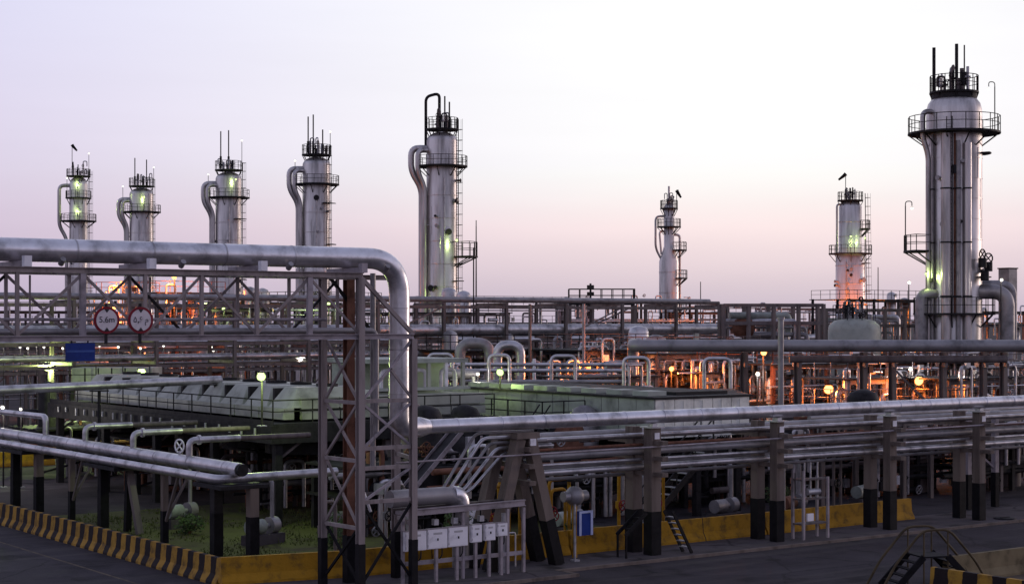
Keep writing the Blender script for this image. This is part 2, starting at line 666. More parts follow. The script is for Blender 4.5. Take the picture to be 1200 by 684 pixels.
# ================================================================== setting
GX = 6000
struct('ground', MB().add([(-GX, -GX, 0), (GX, -GX, 0), (GX, GX, 0), (-GX, GX, 0)], [(0, 1, 2, 3)]), EARTH)
rd = MB()
rd.add([(-60, -20, .004), (140, -20, .004), (140, 48.25, .004), (-60, 48.25, .004)], [(0, 1, 2, 3)])
rd.add([(-6, 48.2, .004), (25.95, 48.2, .004), (25.95, 260, .004), (-6, 260, .004)], [(0, 1, 2, 3)])
struct('road', rd, ASPH)
struct('road_edge_line', MB().add([(23.85, 48.3, .008), (23.97, 48.3, .008), (23.97, 200, .008), (23.85, 200, .008)], [(0, 1, 2, 3)]), mat('worn_line', (0.11, 0.085, 0.06), 0.85, 0, .6, 3, dirt=(0.04, 0.034, 0.036)))
struct('pavement', MB().box(25.95, 48.35, -0.2, 140, 52.0, 0.10).box(25.95, 47.25, -0.2, 37.0, 48.349, 0.10), PAVE)
struct('kerb', MB().box(37.0, 48.2, -0.2, 140, 48.343, 0.115).box(25.95, 47.1, -0.2, 37.15, 47.245, 0.115).box(37.003, 47.246, -0.2, 37.15, 48.199, 0.115), CONC)
struct('cross_road', MB().add([(26.4, 88, .004), (140, 88, .004), (140, 97, .004), (26.4, 97, .004)], [(0, 1, 2, 3)]), PAVE)
struct('yard_slab', MB().add([(47.2, 52.1, .004), (140, 52.1, .004), (140, 86, .004), (47.2, 86, .004)], [(0, 1, 2, 3)]), ASPH)
struct('lawn', MB().add([(26.9, 52.5, .006), (47, 52.5, .006), (47, 76, .006), (26.9, 76, .006)], [(0, 1, 2, 3)]), GRASSG)
struct('soil_bed', MB().add([(44.9, 20, .008), (70, 20, .008), (70, 38.3, .008), (44.9, 38.3, .008)], [(0, 1, 2, 3)]), DIRT)

g = MB()
rg = random.Random(3)
for i in range(9000):
    x, y = rg.uniform(27, 40), rg.uniform(52.7, 75.5)
    pat = math.sin(x * 1.7) + math.sin(y * 0.9 + x) + .8 * math.sin(x * .6 - y * .5)
    if pat < rg.uniform(-0.6, 0.5):
        continue
    h = rg.uniform(0.05, 0.16) * (1.9 if rg.random() < .07 else 1)
    a = rg.uniform(0, 6.28)
    dx, dy = math.cos(a) * 0.03, math.sin(a) * 0.03
    g.add([(x - dx, y - dy, 0.006), (x + dx, y + dy, 0.006), (x + rg.uniform(-.08, .08), y + rg.uniform(-.08, .08), h)], [(0, 1, 2)])
go = g.build('grass', BLADE)
go['kind'] = 'stuff'
go['label'] = 'short green grass on the ground beneath the left pipe rack'
go['category'] = 'grass'

# ================================================================== barriers
JERSEY = [(-0.30, 0), (0.30, 0), (0.29, 0.09), (0.14, 0.34), (0.09, 0.90), (-0.09, 0.90), (-0.14, 0.34), (-0.29, 0.09)]


def barrier(label, p, q, m, group=None, joints=0):
    t = thing('traffic_barrier', label, 'barrier', p, group)
    MB().extrude(JERSEY, p, q).build('barrier_body', m, t)
    p, q = V(p), V(q)
    d = (q - p).normalized()
    for i in range(1, joints + 1):
        c = p + (q - p) * i / (joints + 1)
        MB().extrude([(x * 1.02, z * 1.003 + (0.002 if z > .5 else 0)) for x, z in JERSEY], c - d * 0.02, c + d * 0.02).build('joint_strip', DARK, t)
    return t


barrier('long concrete barrier with black and yellow stripes beside the left road', (26.2, 52.75, 0), (26.2, 96, 0), STRIPE_Y, joints=9)
barrier('short plain yellow concrete barrier between striped barrier and bridge legs', (25.9, 52.4, 0.1), (30.4, 51.4, 0.1), YELLOW, joints=0)
barrier('yellow concrete barrier behind the bridge legs and row of white boxes', (30.6, 51.4, 0.1), (39.9, 51.4, 0.1), YELLOW, joints=2)
barrier('yellow concrete barrier behind first twin columns with ladder beside it', (40.0, 51.4, 0.1), (50.2, 51.4, 0.1), YELLOW, joints=2)
barrier('yellow concrete barrier at the far right end of the row', (50.3, 51.4, 0.1), (59.6, 51.6, 0.1), YELLOW, joints=2)
barrier('distant orange-yellow barrier across the road behind the left rack', (30, 104, 0), (39.5, 103, 0), YELLOW)
barrier('broad striped barrier in the bottom right corner beside the stile', (44.2, 20, 0), (44.2, 37.3, 0), STRIPE_N)
barrier('worn pale barrier running right behind the stile', (46.4, 38.6, 0), (75, 38.6, 0), mat('faded_paint', (0.16, 0.125, 0.07), 0.8, 0, .4, 1.2, .1, 12))

# stile over the barrier corner, bottom right
t = thing('stile_steps', 'dark steel stile with yellow handrails over the barrier corner', 'steps', (45.6, 38.3, 0))
u, w_ = V(0.35, 0.94, 0).normalized(), V(0.94, -0.35, 0).normalized()
c0 = V(45.5, 38.6, 0)
YRAIL = mat('dull_yellow_rail', (0.085, 0.062, 0.034), 0.7, 0, .3, 2)
for s_ in (-0.55, 0.55):
    b = c0 + u * s_
    MB().beam(b - w_ * 1.5, b - w_ * 0.45 + Z * 1.05, 0.06, 0.22).build('stringer', BLACK, t)
    MB().beam(b + w_ * 1.5, b + w_ * 0.45 + Z * 1.05, 0.06, 0.22).build('stringer', BLACK, t)
    hr = rounded([b - w_ * 2.0 + Z * 0.02, b - w_ * 1.5 + Z * 0.85, b - w_ * 0.5 + Z * 1.95, b + w_ * 0.5 + Z * 1.95, b + w_ * 1.5 + Z * 0.85, b + w_ * 2.0 + Z * 0.02], 0.3, 4)
    MB().tube(hr, 0.045, 6).build('handrail', YRAIL, t)
    for k in (-0.45, 0.45):
        MB().cyl(b + w_ * k, b + w_ * k + Z * 1.95, 0.03, n=6).build('post', YRAIL, t)
MB().add([c0 + u * a_ + w_ * b_ + Z * c_ for c_ in (1.02, 1.07) for a_, b_ in ((-.6, -.5), (.6, -.5), (.6, .5), (-.6, .5))],
         [(3, 2, 1, 0), (4, 5, 6, 7), (0, 1, 5, 4), (1, 2, 6, 5), (2, 3, 7, 6), (3, 0, 4, 7)]).build('landing', BLACK, t)
for s2 in (-1, 1):
    for k in range(1, 5):
        c = c0 + w_ * s2 * (1.5 - 1.05 * k / 5) + Z * (1.05 * k / 5)
        MB().beam(c - u * 0.55, c + u * 0.55, 0.22, 0.04).build('tread', BLACK, t)

# ================================================================== right pipe rack (in front)
RY0, RY1 = 49.35, 50.45           # the twin columns of each bent
BENTS = [(42.45, 'nearest'), (49.05, 'second'), (55.75, 'third'), (61.6, 'fourth')]


def column(t, x, y, top, w=0.52, m=None, base=0.10):
    m = m or CONC
    c = MB().box(x - w / 2, y - w / 2, base, x + w / 2, y + w / 2, top).build('column', m, t)
    k = w / 2 + 0.012
    MB().box(x - k, y - k, base, x + k, y + k, base + 1.65).build('black_painted_base', BLACK, c)
    return c


for (x, nth), lab in zip(BENTS, (
        'nearest twin concrete columns of the rack, black-footed, ladder leaning beside them',
        'second twin concrete columns of the rack, just left of the equipment stand',
        'third twin concrete columns of the rack, before the yellow barrier end',
        'fourth twin concrete columns of the rack, dark, at far right')):
    t = thing('rack_bent', lab, 'pipe support', (x, 49.9, 0.1), 'concrete bents of the front pipe rack')
    w = 0.46 if nth == 'nearest' else 0.40
    for y in (RY0, RY1):
        column(t, x, y, 4.92, w)
    for z in (4.45, 3.85, 3.25):
        MB().box(x - 0.14, RY0 - 0.75, z - 0.16, x + 0.14, RY1 + 1.4, z).build('cross_beam', CONC, t)
    MB().box(x - 0.32, RY0 - 0.36, 4.92, x + 0.32, RY0 + 0.36, 4.97).build('cap_plate', GALV, t)
    MB().box(x - 0.12, RY0 - 0.285, 4.50, x + 0.12, RY0 - 0.265, 4.74).build('bracket_plate', WHITE, t)
    MB().box(x - 0.11, RY0 - 0.16, 4.97, x + 0.11, RY0 + 0.16, 5.08).build('pipe_shoe', GALV, t)
t = thing('rack_bent', 'rear rack supports half hidden at the right frame edge', 'pipe support', (66.5, 52.5, 0.1), 'concrete bents of the front pipe rack')
for x in (64.6, 66.6):
    column(t, x, 52.4, 4.5, 0.26, LILAC)
MB().beam((64.6, 52.4, 3.2), (66.6, 52.4, 1.9), 0.1).build('brace', LILAC, t)
MB().box(64.3, 52.25, 4.5, 66.9, 52.55, 4.7).build('cross_beam', LILAC, t)

# top pipe and the tiers under it
pipe('rack_pipe', 'long bright aluminium-clad pipe along the top of the front rack', [(32.3, 49.35, 5.33), (76, 49.35, 5.33)], 0.25, CLADB, seam=1.9, n=18)
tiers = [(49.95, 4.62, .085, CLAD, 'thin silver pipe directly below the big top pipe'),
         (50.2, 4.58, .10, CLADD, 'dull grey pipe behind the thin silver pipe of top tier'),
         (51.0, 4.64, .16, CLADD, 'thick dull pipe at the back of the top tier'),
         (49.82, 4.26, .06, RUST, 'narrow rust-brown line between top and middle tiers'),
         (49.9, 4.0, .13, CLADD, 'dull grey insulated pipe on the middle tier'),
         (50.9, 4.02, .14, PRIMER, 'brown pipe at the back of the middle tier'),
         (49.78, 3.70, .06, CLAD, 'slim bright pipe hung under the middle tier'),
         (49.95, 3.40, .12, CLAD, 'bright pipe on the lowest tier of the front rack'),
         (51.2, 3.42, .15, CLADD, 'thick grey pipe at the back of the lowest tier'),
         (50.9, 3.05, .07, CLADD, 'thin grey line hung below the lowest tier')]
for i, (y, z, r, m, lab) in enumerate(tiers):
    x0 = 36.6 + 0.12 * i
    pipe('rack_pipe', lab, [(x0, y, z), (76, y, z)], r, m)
pipe('conduit', 'thin conduit strung along the fronts of the rack columns', [(30.75, 48.98, 4.18), (42.4, 48.98, 4.22), (55, 48.98, 4.32), (76, 48.98, 4.42)], 0.035, LILAC, cat='conduit', n=8)

# sloping run of pipes left of the A-frame
for i, (lab, m) in enumerate((('leftmost sloping pipe left of the A-frame', CLADD), ('second sloping pipe from the left, bright', CLAD),
                              ('middle sloping pipe of the five', CLADD), ('fourth sloping pipe from the left', CLAD), ('rightmost sloping pipe nearest the A-frame', CLAD))):
    x = 33.55 + 0.40 * i
    y = 49.55 + 0.13 * i
    ztop = 5.0 - 0.20 * i
    pipe('sloping_pipe', lab + ' running down at an angle', [(x - 0.9, y, 2.95 - .03 * i), (x - 0.55, y, 3.1 - .03 * i), (x + 0.85, y, ztop), (x + 3.4, y, ztop)], 0.055 + 0.012 * (i % 2), m, bend=0.25, group='sloping pipes')
t = thing('cable_tray', 'dark sloping cable tray behind the sloping pipes', 'cable tray', (33, 50.6, 3))
MB().beam((32.4, 50.7, 3.1), (34.4, 50.7, 5.0), 0.7, 0.05).build('tray', DARK, t)
MB().beam((32.4, 50.34, 3.15), (34.4, 50.34, 5.05), 0.03, 0.16).build('side_rail', LILAC, t)
MB().beam((32.4, 51.06, 3.15), (34.4, 51.06, 5.05), 0.03, 0.16).build('side_rail', LILAC, t)

# A-frame anchor bent
t = thing('anchor_frame', 'brown concrete A-frame support with black feet beside the white boxes', 'pipe support', (36.4, 49.9, 0.1))
for y in (49.45, 50.6):
    for sx in (-1, 1):
        foot, top = V(36.45 + sx * 1.5, y, 0.1), V(36.45 + sx * 0.24, y, 4.75)
        lg = MB().beam(foot, top, 0.38, 0.42).build('leg', CONC, t)
        k = foot + (top - foot) * 0.36
        MB().beam(foot, k, 0.405, 0.445).build('black_painted_base', BLACK, lg)
for z in (4.45, 3.85, 3.25):
    MB().box(36.3, 48.9, z - 0.16, 36.6, 51.6, z).build('cross_beam', CONC, t)
MB().box(35.95, 49.15, 4.752, 36.95, 50.9, 4.97).build('cap_beam', CONC, t)
MB().box(36.5, 49.1, 4.50, 36.75, 49.148, 4.75).build('bracket_plate', WHITE, t)

# clad elbow of the big low line
t = pipe('clad_elbow', 'big brown insulated elbow turning down behind the white boxes', [(30.6, 49.15, 2.95), (33.5, 49.15, 2.95), (33.5, 49.15, 0.4)], 0.30, CLADD, bend=0.75, n=18)
MB().tube(rounded([(32.75, 49.15, 2.955), (33.505, 49.15, 2.955), (33.505, 49.15, 2.2)], 0.7, 8)[1:-1], 0.315, 18).build('bright_elbow_jacket', CLADB, t)

# ================================================================== stand with white boxes
t = thing('instrument_stand', 'grey steel instrument stand frame under a long horizontal beam', 'stand', (33, 48.7, 0.1))
MB().ibeam((30.85, 48.65, 2.5), (35.9, 48.65, 2.55), 0.16, 0.22).build('top_beam', LILAC, t)
MB().ibeam((30.85, 49.35, 2.5), (35.9, 49.35, 2.55), 0.16, 0.2).build('top_beam', PRIMER, t)
MB().box(30.9, 48.62, 0.72, 35.8, 48.68, 0.86).build('lower_rail', LILAC, t)
for x in (30.8, 33.25, 35.15, 35.85):
    MB().box(x - 0.05, 48.6, 0.1, x + 0.05, 48.7, 2.38).build('post', LILAC, t)
for x in (30.95, 35.8):
    MB().box(x - 0.06, 48.74, 2.42, x + 0.06, 49.27, 2.54).build('end_beam', LILAC, t)
MB().cyl((35.2, 48.95, 0.1), (35.2, 48.95, 1.35), 0.2, n=14).build('bottle', GALV, t)
MB().cyl((35.2, 48.95, 1.35), (35.2, 48.95, 2.2), 0.09, n=10).build('bottle_neck', GALV, t)
MB().tube(rounded([(35.2, 48.8, 1.5), (35.6, 48.8, 1.5), (35.6, 48.8, 0.3)], 0.1), 0.03, 6).build('tubing', GALV, t)
for x in (31.3, 32.2, 33.0, 34.1):
    MB().tube(rounded([(x, 48.8, 2.4), (x, 48.8, 2.05), (x + 0.25, 48.75, 2.05), (x + 0.25, 48.75, 1.5)], 0.1), 0.03, 6).build('tubing', DARK, t)
    MB().box(x - 0.08, 48.72, 2.0, x + 0.1, 48.9, 2.2).build('small_valve', GALV, t)
boxes = [(31.18, 1.57, .84, .66, 'leftmost white square junction box in the row of six'),
         (32.05, 1.58, .80, .66, 'second white square junction box from the left'),
         (32.90, 1.59, .80, .66, 'third white junction box, rightmost of the three square ones'),
         (33.68, 1.64, .43, .60, 'fourth white junction box, narrow and tall'),
         (34.25, 1.65, .43, .58, 'fifth white junction box, narrow, beside the smallest'),
         (34.77, 1.70, .43, .45, 'smallest white junction box at the right end')]
for x, z, w, h, lab in boxes:
    t = thing('junction_box', lab + ' on a post', 'junction box', (x, 48.5, 0.1), 'white junction boxes on the instrument stand')
    MB().box(x - w / 2, 48.42, z - h / 2, x + w / 2, 48.58, z + h / 2).build('box_body', WHITE, t)
    MB().box(x - w / 2 + 0.025, 48.402, z - h / 2 + 0.025, x + w / 2 - 0.025, 48.419, z + h / 2 - 0.025).build('door', WHITE, t)
    MB().box(x - 0.025, 48.39, z - 0.06, x + 0.03, 48.4015, z + 0.02).build('latch', DARK, t)
    for zh in (z - h * .32, z + h * .32):
        MB().cyl((x - w / 2 + .012, 48.398, zh - .04), (x - w / 2 + .012, 48.398, zh + .04), .012, n=6).build('hinge', GALV, t)
    MB().box(x - w * .22, 48.398, z + h * .22, x + w * .22, 48.4015, z + h * .33).build('label_plate', GALV, t)
    MB().box(x - w / 2 - .02, 48.40, z + h / 2 + .001, x + w / 2 + .02, 48.62, z + h / 2 + .02).build('rain_lip', LILAC, t)
    MB().tube(rounded([(x + w * .3, 48.5, z - h / 2), (x + w * .3, 48.5, z - h / 2 - .25), (x + w * .3, 48.66, z - h / 2 - .4), (x + w * .3, 48.66, .86)], .08), .022, 6).build('conduit', DARK, t)
    MB().box(x - 0.05, 48.46, 0.1, x + 0.05, 48.56, z - h / 2).build('post', LILAC, t)

# call box and valve behind it
t = thing('call_point', 'pale blue call point panel on a single post before the yellow barrier', 'panel', (39.15, 49.6, 0.1))
MB().cyl((38.95, 49.66, 0.1), (38.95, 49.66, 2.2), 0.05, n=8).build('post', GALV, t)
MB().box(38.85, 49.55, 0.1, 39.1, 49.8, 0.16).build('foot', GALV, t)
MB().box(39.02, 49.5, 1.05, 39.66, 49.62, 1.95).build('panel', BLUE, t)
for x0, x1, z0, z1 in ((39.02, 39.12, 1.05, 1.95), (39.56, 39.66, 1.05, 1.95), (39.12, 39.56, 1.87, 1.95)):
    MB().box(x0, 49.47, z0, x1, 49.498, z1).build('panel_frame', BLUEP, t)
t = thing('ball_valve', 'round grey valve body on yellow pipe stub behind the call point', 'valve', (39.6, 50.7, 0.1))
MB().cyl((39.6, 50.5, 0.1), (39.6, 50.5, 2.1), 0.1, n=10).build('stub', YELLOW, t)
MB().ball((39.6, 50.5, 2.4), 0.38, 16).build('valve_body', CLADD, t)
MB().cyl((39.05, 50.5, 2.4), (40.15, 50.5, 2.4), 0.2, n=12).build('pipe_neck', CLADD, t)
MB().wheel((39.6, 50.5, 2.98), (0, 0, 1), 0.3, 0.03).cyl((39.6, 50.5, 2.7), (39.6, 50.5, 3.0), 0.03, n=6).build('hand_wheel', DARK, t)

# ladders, stairs, small stand at the rack
t = thing('step_ladder', 'black step ladder leaning at the nearest twin columns', 'ladder', (43.6, 48.9, 0.1))
for y in (48.78, 49.28):
    MB().beam((43.95, y, 0.1), (42.98, y, 1.75), 0.05, 0.12).build('stringer', BLACK, t)
for k in range(1, 7):
    c = V(43.95, 48.78, 0.1).lerp(V(42.98, 48.78, 1.75), k / 7)
    MB().box(c.x - 0.1, 48.80, c.z - 0.02, c.x + 0.1, 49.26, c.z + 0.02).build('tread', GALV, t)
t = thing('step_ladder', 'small black step frame on left side of nearest twin columns', 'ladder', (41.3, 49.4, 0.1))
for y in (49.1, 49.6):
    MB().beam((40.9, y, 0.95), (41.95, y, 1.75), 0.05, 0.14).build('stringer', BLACK, t)
    MB().beam((40.95, y, 0.1), (40.95, y, 0.95), 0.06).build('leg', BLACK, t)
for k in range(1, 4):
    MB().box(40.9 + k * .25, 49.13, 0.95 + k * .19, 41.1 + k * .25, 49.57, 0.99 + k * .19).build('tread', BLACK, t)
t = thing('staircase', 'steep dark steel stairs rising to the right behind the rack', 'stairs', (47.5, 54, 0))
for y in (54.0, 54.8):
    MB().beam((45.6, y, 0), (50.2, y, 3.9), 0.06, 0.25).build('stringer', DARK, t)
    MB().beam((45.4, y, 1.0), (50.0, y, 4.9), 0.05).build('handrail', DARK, t)
    for k in range(5):
        MB().beam((45.7 + k * 1.05, y, 0.2 + k * .89), (45.7 + k * 1.05, y, 1.2 + k * .89), 0.04).build('baluster', DARK, t)
for k in range(1, 14):
    c = V(45.6, 54, 0).lerp(V(50.2, 54, 3.9), k / 14)
    MB().box(c.x - 0.12, 54.04, c.z - 0.02, c.x + 0.12, 54.76, c.z + 0.02).build('tread', GALV, t)
t = thing('equipment_stand', 'small steel equipment stand with gauge box right of second twin columns', 'stand', (51, 49.2, 0.1))
for x in (50.2, 51.6):
    for y in (49.0, 49.6):
        MB().box(x - .05, y - .05, 0.1, x + .05, y + .05, 2.9 if x < 51 else 2.6).build('leg', LILAC, t)
for z in (0.75, 1.75, 2.55):
    MB().box(50.15, 49.06, z - .06, 51.65, 49.54, z).build('shelf', PRIMER, t)
MB().box(50.4, 48.96, 0.85, 50.75, 49.05, 1.15).build('white_box', WHITE, t)
MB().cyl((50.6, 49.2, 2.0), (51.3, 49.2, 2.0), 0.13, n=12).build('meter', GALV, t)
for x in (50.55, 50.9, 51.3):
    MB().cyl((x, 49.3, 1.75), (x, 49.3, 3.2), 0.04, n=8).build('riser', GALV, t)
t = thing('manhole_cover', 'dark low cover on the slab at the foot of fourth columns', 'cover', (62.8, 48.9, .1))
MB().lathe([(0.5, 0.1), (0.5, 0.14), (0.42, 0.16), (0.01, 0.16)], 62.9, 48.95, 16).build('rim', DARK, t)
MB().box(62.6, 48.9, 0.161, 63.2, 49.0, 0.18).build('lifting_bar', BLACK, t)
# ================================================================== pipe bridge over the road
FY, BY = 48.0, 50.2               # front and rear truss planes
ZT, ZB = 10.46, 8.46              # top and bottom chords
t = thing('pipe_bridge', 'brown steel truss bridge carrying a big pipe over the road', 'pipe bridge', (29.5, 49, 0.1))
XS = [13.5, 15.4, 17.31, 19.28, 21.24, 23.09, 24.98, 26.87, 28.72]
XC = 30.8
for y in (FY, BY):
    MB().ibeam((13.5, y, ZT), (28.85 if y == FY else 31.5, y, ZT), 0.16, 0.17).build('top_chord', BRIDGE, t)
    MB().ibeam((13.5, y, ZB), (XC + (0.0 if y == FY else 0.7), y, ZB), 0.18, 0.17).build('bottom_chord', LILAC if y == FY else BRIDGE, t)
for i, x in enumerate(XS):
    wide = i in (3, 7)
    MB().beam((x, FY, ZB + .085), (x, FY, ZT - .085), 0.17 if wide else 0.10, 0.12).build('truss_post', LILAC if wide else BRIDGE, t)
    xb = x + 0.45
    MB().beam((xb, BY, ZB + .085), (xb, BY, ZT - .085), 0.09, 0.09).build('truss_post', BRIDGE, t)
    MB().beam((x, FY + .06, ZT - .02), (x, BY - .06, ZT - .02), 0.1, 0.12).build('cross_beam', BRIDGE, t)
    MB().beam((x, FY + .06, ZB), (x, BY - .06, ZB), 0.1, 0.12).build('cross_beam', BRIDGE, t)
    if i < len(XS) - 1:
        x2 = XS[i + 1]
        a, b = ((x, x2) if i % 2 else (x2, x))
        MB().beam((a, FY + .02, ZT - .1), (b, FY + .02, ZB + .1), 0.055, 0.08).build('diagonal', BRIDGE, t)
        MB().beam((b + .45, BY, ZT - .1), (a + .45, BY, ZB + .1), 0.055, 0.08).build('diagonal', DARK if i % 3 == 1 else BRIDGE, t)
        if i % 2 == 0:
            xm = (x + x2) / 2
            MB().beam((xm + .2, BY, ZT - .1), (xm + .2, BY, ZB + .6), 0.05).build('sub_post', BRIDGE, t)
MB().beam((28.75, FY, ZT - .05), (XC, FY, ZB + .06), 0.11, 0.13).build('end_diagonal', BRIDGE, t)
MB().beam((28.9, BY, ZT - .05), (30.6, BY, ZB + .06), 0.09, 0.1).build('end_diagonal', DARK, t)


def leg(x, y, top, w, m=BRIDGE):
    o = MB().ibeam((x, y, 0.1), (x, y, top), w, w).build('leg', m, t)
    MB().box(x - w / 2 - .012, y - w / 2 - .012, 0.1, x + w / 2 + .012, y + w / 2 + .012, 1.7).build('black_painted_base', BLACK, o)
    return o


leg(28.75, FY, ZT - .085, 0.23)
leg(XC, FY, ZB - .085, 0.21)
leg(28.6, BY, ZT - .085, 0.22)
leg(29.62, BY, ZT - .085, 0.30, RUST)
leg(31.5, BY, ZT - .085, 0.24)
for z in (6.35, 4.8, 4.15, 3.05):
    MB().beam((28.9, FY, z), (30.68, FY, z), 0.1, 0.13).build('strut', BRIDGE, t)
for z in (6.3, 4.4, 2.2):
    MB().beam((28.72, FY + .15, z), (28.62, BY - .15, z), 0.1, 0.12).build('strut', BRIDGE, t)
    MB().beam((XC, FY + .15, z), (31.48, BY - .15, z), 0.1, 0.12).build('strut', BRIDGE, t)


def br(p, q, m=BRIDGE, w=0.07):
    MB().beam(p, q, w, w * 1.2).build('brace', m, t)


br((30.7, FY, 8.3), (29.9, FY, 7.4), LILAC)
br((29.9, FY, 7.4), (28.9, FY, 6.45), LILAC)
br((29.9, FY, 7.4), (30.7, FY, 6.45))
br((28.9, FY, 4.85), (30.7, FY, 6.25), LILAC)
br((28.9, FY + .05, 6.25), (30.7, FY + .05, 4.85), LILAC)
br((28.9, FY, 3.1), (30.7, FY, 4.1), LILAC)
br((28.9, FY, 0.5), (30.7, FY, 2.9), BLACK)
br((28.9, FY + .05, 2.9), (30.7, FY + .05, 0.5), BLACK)
for z0, z1, m in ((8.3, 6.4, BRIDGE), (6.2, 4.5, BRIDGE), (4.3, 2.3, BRIDGE), (2.1, 0.5, BLACK)):
    br((28.72, FY + .2, z0), (28.62, BY - .2, z1), m)
    br((28.76, FY + .2, z1), (28.66, BY - .2, z0), m)
for x in (17.6, 21.45, 25.2, 28.86):
    MB().box(x - 0.11, FY - 0.1, ZT + .087, x + 0.11, FY + 0.12, ZT + .40).build('saddle_post', WHITE if x < 28 else LILAC, t)
    MB().box(x - 0.12, FY + 0.12, ZT + .10, x + 0.12, BY, ZT + .26).build('saddle_beam', LILAC, t)
    MB().cyl((x + 1.3, 48.75, ZT + .2), (x + 1.3, 48.55, ZT + .35), 0.09, n=8).build('drain_boss', CLADD, t)

t = thing('overhead_pipe', 'huge silver pipe over the road, bending down at the bridge end', 'pipe', (30.95, 49.1, 5.0))
PR = 0.35
path = rounded([(5, 49.1, 11.07), (30.95, 49.1, 11.07), (30.95, 49.1, 5.33), (31.9, 49.35, 5.33)], 1.25, 12)
MB().cyl((31.9, 49.35, 5.33), (32.28, 49.35, 5.33), .36, .26, n=20).build('reducer', CLADB, t)
MB().tube(path, PR, 24).build('pipe_body', CLADB, t)
for x in [7.2 + 2.45 * k for k in range(9)]:
    MB().cyl((x - .025, 49.1, 11.07), (x + .025, 49.1, 11.07), PR + .01, n=24).build('cladding_band', CLAD, t)
for z in (9.4, 8.0, 6.5):
    MB().cyl((30.95, 49.1, z - .025), (30.95, 49.1, z + .025), PR + .01, n=24).build('cladding_band', CLAD, t)
pipe('vertical_line', 'thin white vertical line inside the bridge legs bending at its foot', [(29.35, 49.0, 8.4), (29.35, 49.0, 3.6), (29.75, 49.0, 2.6)], 0.05, WHITE, bend=0.3, n=8)
pipe('vertical_line', 'slim grey riser just left of the big descending pipe', [(30.45, 50.0, 10.6), (30.45, 50.0, 4.0)], 0.10, CLADD, n=10)
pipe('bridge_pipe', 'narrow grey line running inside the truss at mid height', [(13.5, 49.6, 9.02), (28.4, 49.6, 9.02)], 0.05, LILAC, n=8)
pipe('bridge_pipe', 'pale pipe lying on the truss bottom beams', [(13.5, 48.9, 8.66), (29.9, 48.9, 8.66), (29.9, 48.9, 5.2)], 0.10, CLADD, bend=0.3, n=10)

# ------------------------------------------------------------------ signs
def text_part(body, parent, loc, size, m, name='lettering'):
    cu = bpy.data.curves.new(name, 'FONT')
    cu.body = body
    cu.size = size
    cu.align_x = 'CENTER'
    cu.align_y = 'CENTER'
    cu.extrude = 0.003
    tmp = bpy.data.objects.new(name + '_tmp', cu)
    sc.collection.objects.link(tmp)
    dg = bpy.context.evaluated_depsgraph_get()
    me = bpy.data.meshes.new_from_object(tmp.evaluated_get(dg))
    bpy.data.objects.remove(tmp)
    me.materials.clear()
    me.materials.append(m)
    o = bpy.data.objects.new(name, me)
    sc.collection.objects.link(o)
    o.parent = parent
    o.location = V(loc) - BASE[parent.name]
    o.rotation_euler = (R(90), 0, 0)
    return o


def disc(mb, x, y0, y1, z, r, n=32):
    return mb.cyl((x, y0, z), (x, y1, z), r, n=n)


for x, body, lab in ((19.93, '5.6m', 'left round height limit sign reading 5.6m with red rim'),
                     (21.0, '\u06f5\u066b\u06f6 \u0645', 'right round height limit sign with Persian numerals and red rim')):
    t = thing('height_limit_sign', lab, 'sign', (x, 47.8, 8.6))
    y = 47.78
    disc(MB(), x, y, y + .03, 9.0, 0.40).build('red_rim', RED, t)
    disc(MB(), x, y - .012, y - .001, 9.0, 0.325).build('white_face', SIGNW, t)
    for s_ in (1, -1):
        z0 = 9.0 + s_ * 0.325
        MB().add([(x - .085, y - .016, z0), (x + .085, y - .016, z0), (x, y - .016, z0 - s_ * .11),
                  (x - .085, y - .0125, z0), (x + .085, y - .0125, z0), (x, y - .0125, z0 - s_ * .11)],
                 [(0, 1, 2), (5, 4, 3), (0, 3, 4, 1), (1, 4, 5, 2), (2, 5, 3, 0)]).build('black_arrow', SIGNK, t)
    text_part(body, t, (x, y - .017, 9.01), 0.25, SIGNK)
    MB().box(x - .04, y + .031, 8.3, x + .04, y + .08, 9.5).build('bracket', DARK, t)
t = thing('blue_sign', 'plain blue rectangular sign hanging under the bridge truss', 'sign', (19.15, 47.9, 7.8))
MB().box(18.7, 47.86, 7.80, 19.6, 47.89, 8.33).build('panel', BLUE, t)
MB().box(18.72, 47.852, 8.06, 19.58, 47.858, 8.12).build('pale_stripe', mat('stripe_blue', (0.05, 0.10, 0.32), 0.4), t)
for x in (18.9, 19.4):
    MB().box(x - .02, 47.9, 8.2, x + .02, 47.93, 8.4).build('hanger', DARK, t)

# ================================================================== left pipe rack beside the striped barrier
LX = 29.2
for (ya, yb), lab in (((81.2, 78.1), 'left rack support with two slim columns near the left edge'),
                      ((70.4, 67.3), 'left rack support in the middle with a thick black column'),
                      ((59.4, 57.4), 'left rack support close to the yellow barrier corner')):
    t = thing('rack_bent', lab, 'pipe support', (LX, (ya + yb) / 2, 0), 'bents of the left pipe rack')
    column(t, LX, ya, 2.72, 0.36, BLACK if ya > 60 else DARK, 0.0)
    if ya < 75 and ya > 60:
        for sy in (-0.1, 1.2):
            MB().beam((LX + .3, yb + sy, 0), (LX + .1, yb + .55, 2.7), 0.26).build('leg', PRIMER if sy < 0 else BLACK, t)
    else:
        column(t, LX + (0.5 if ya < 60 else 0), yb, 2.72, 0.36, CONC, 0.0)
    MB().box(LX - 0.9, min(ya, yb) - .2, 2.722, LX + 1.1, max(ya, yb) + .2, 2.86).build('cap_beam', DARK, t)
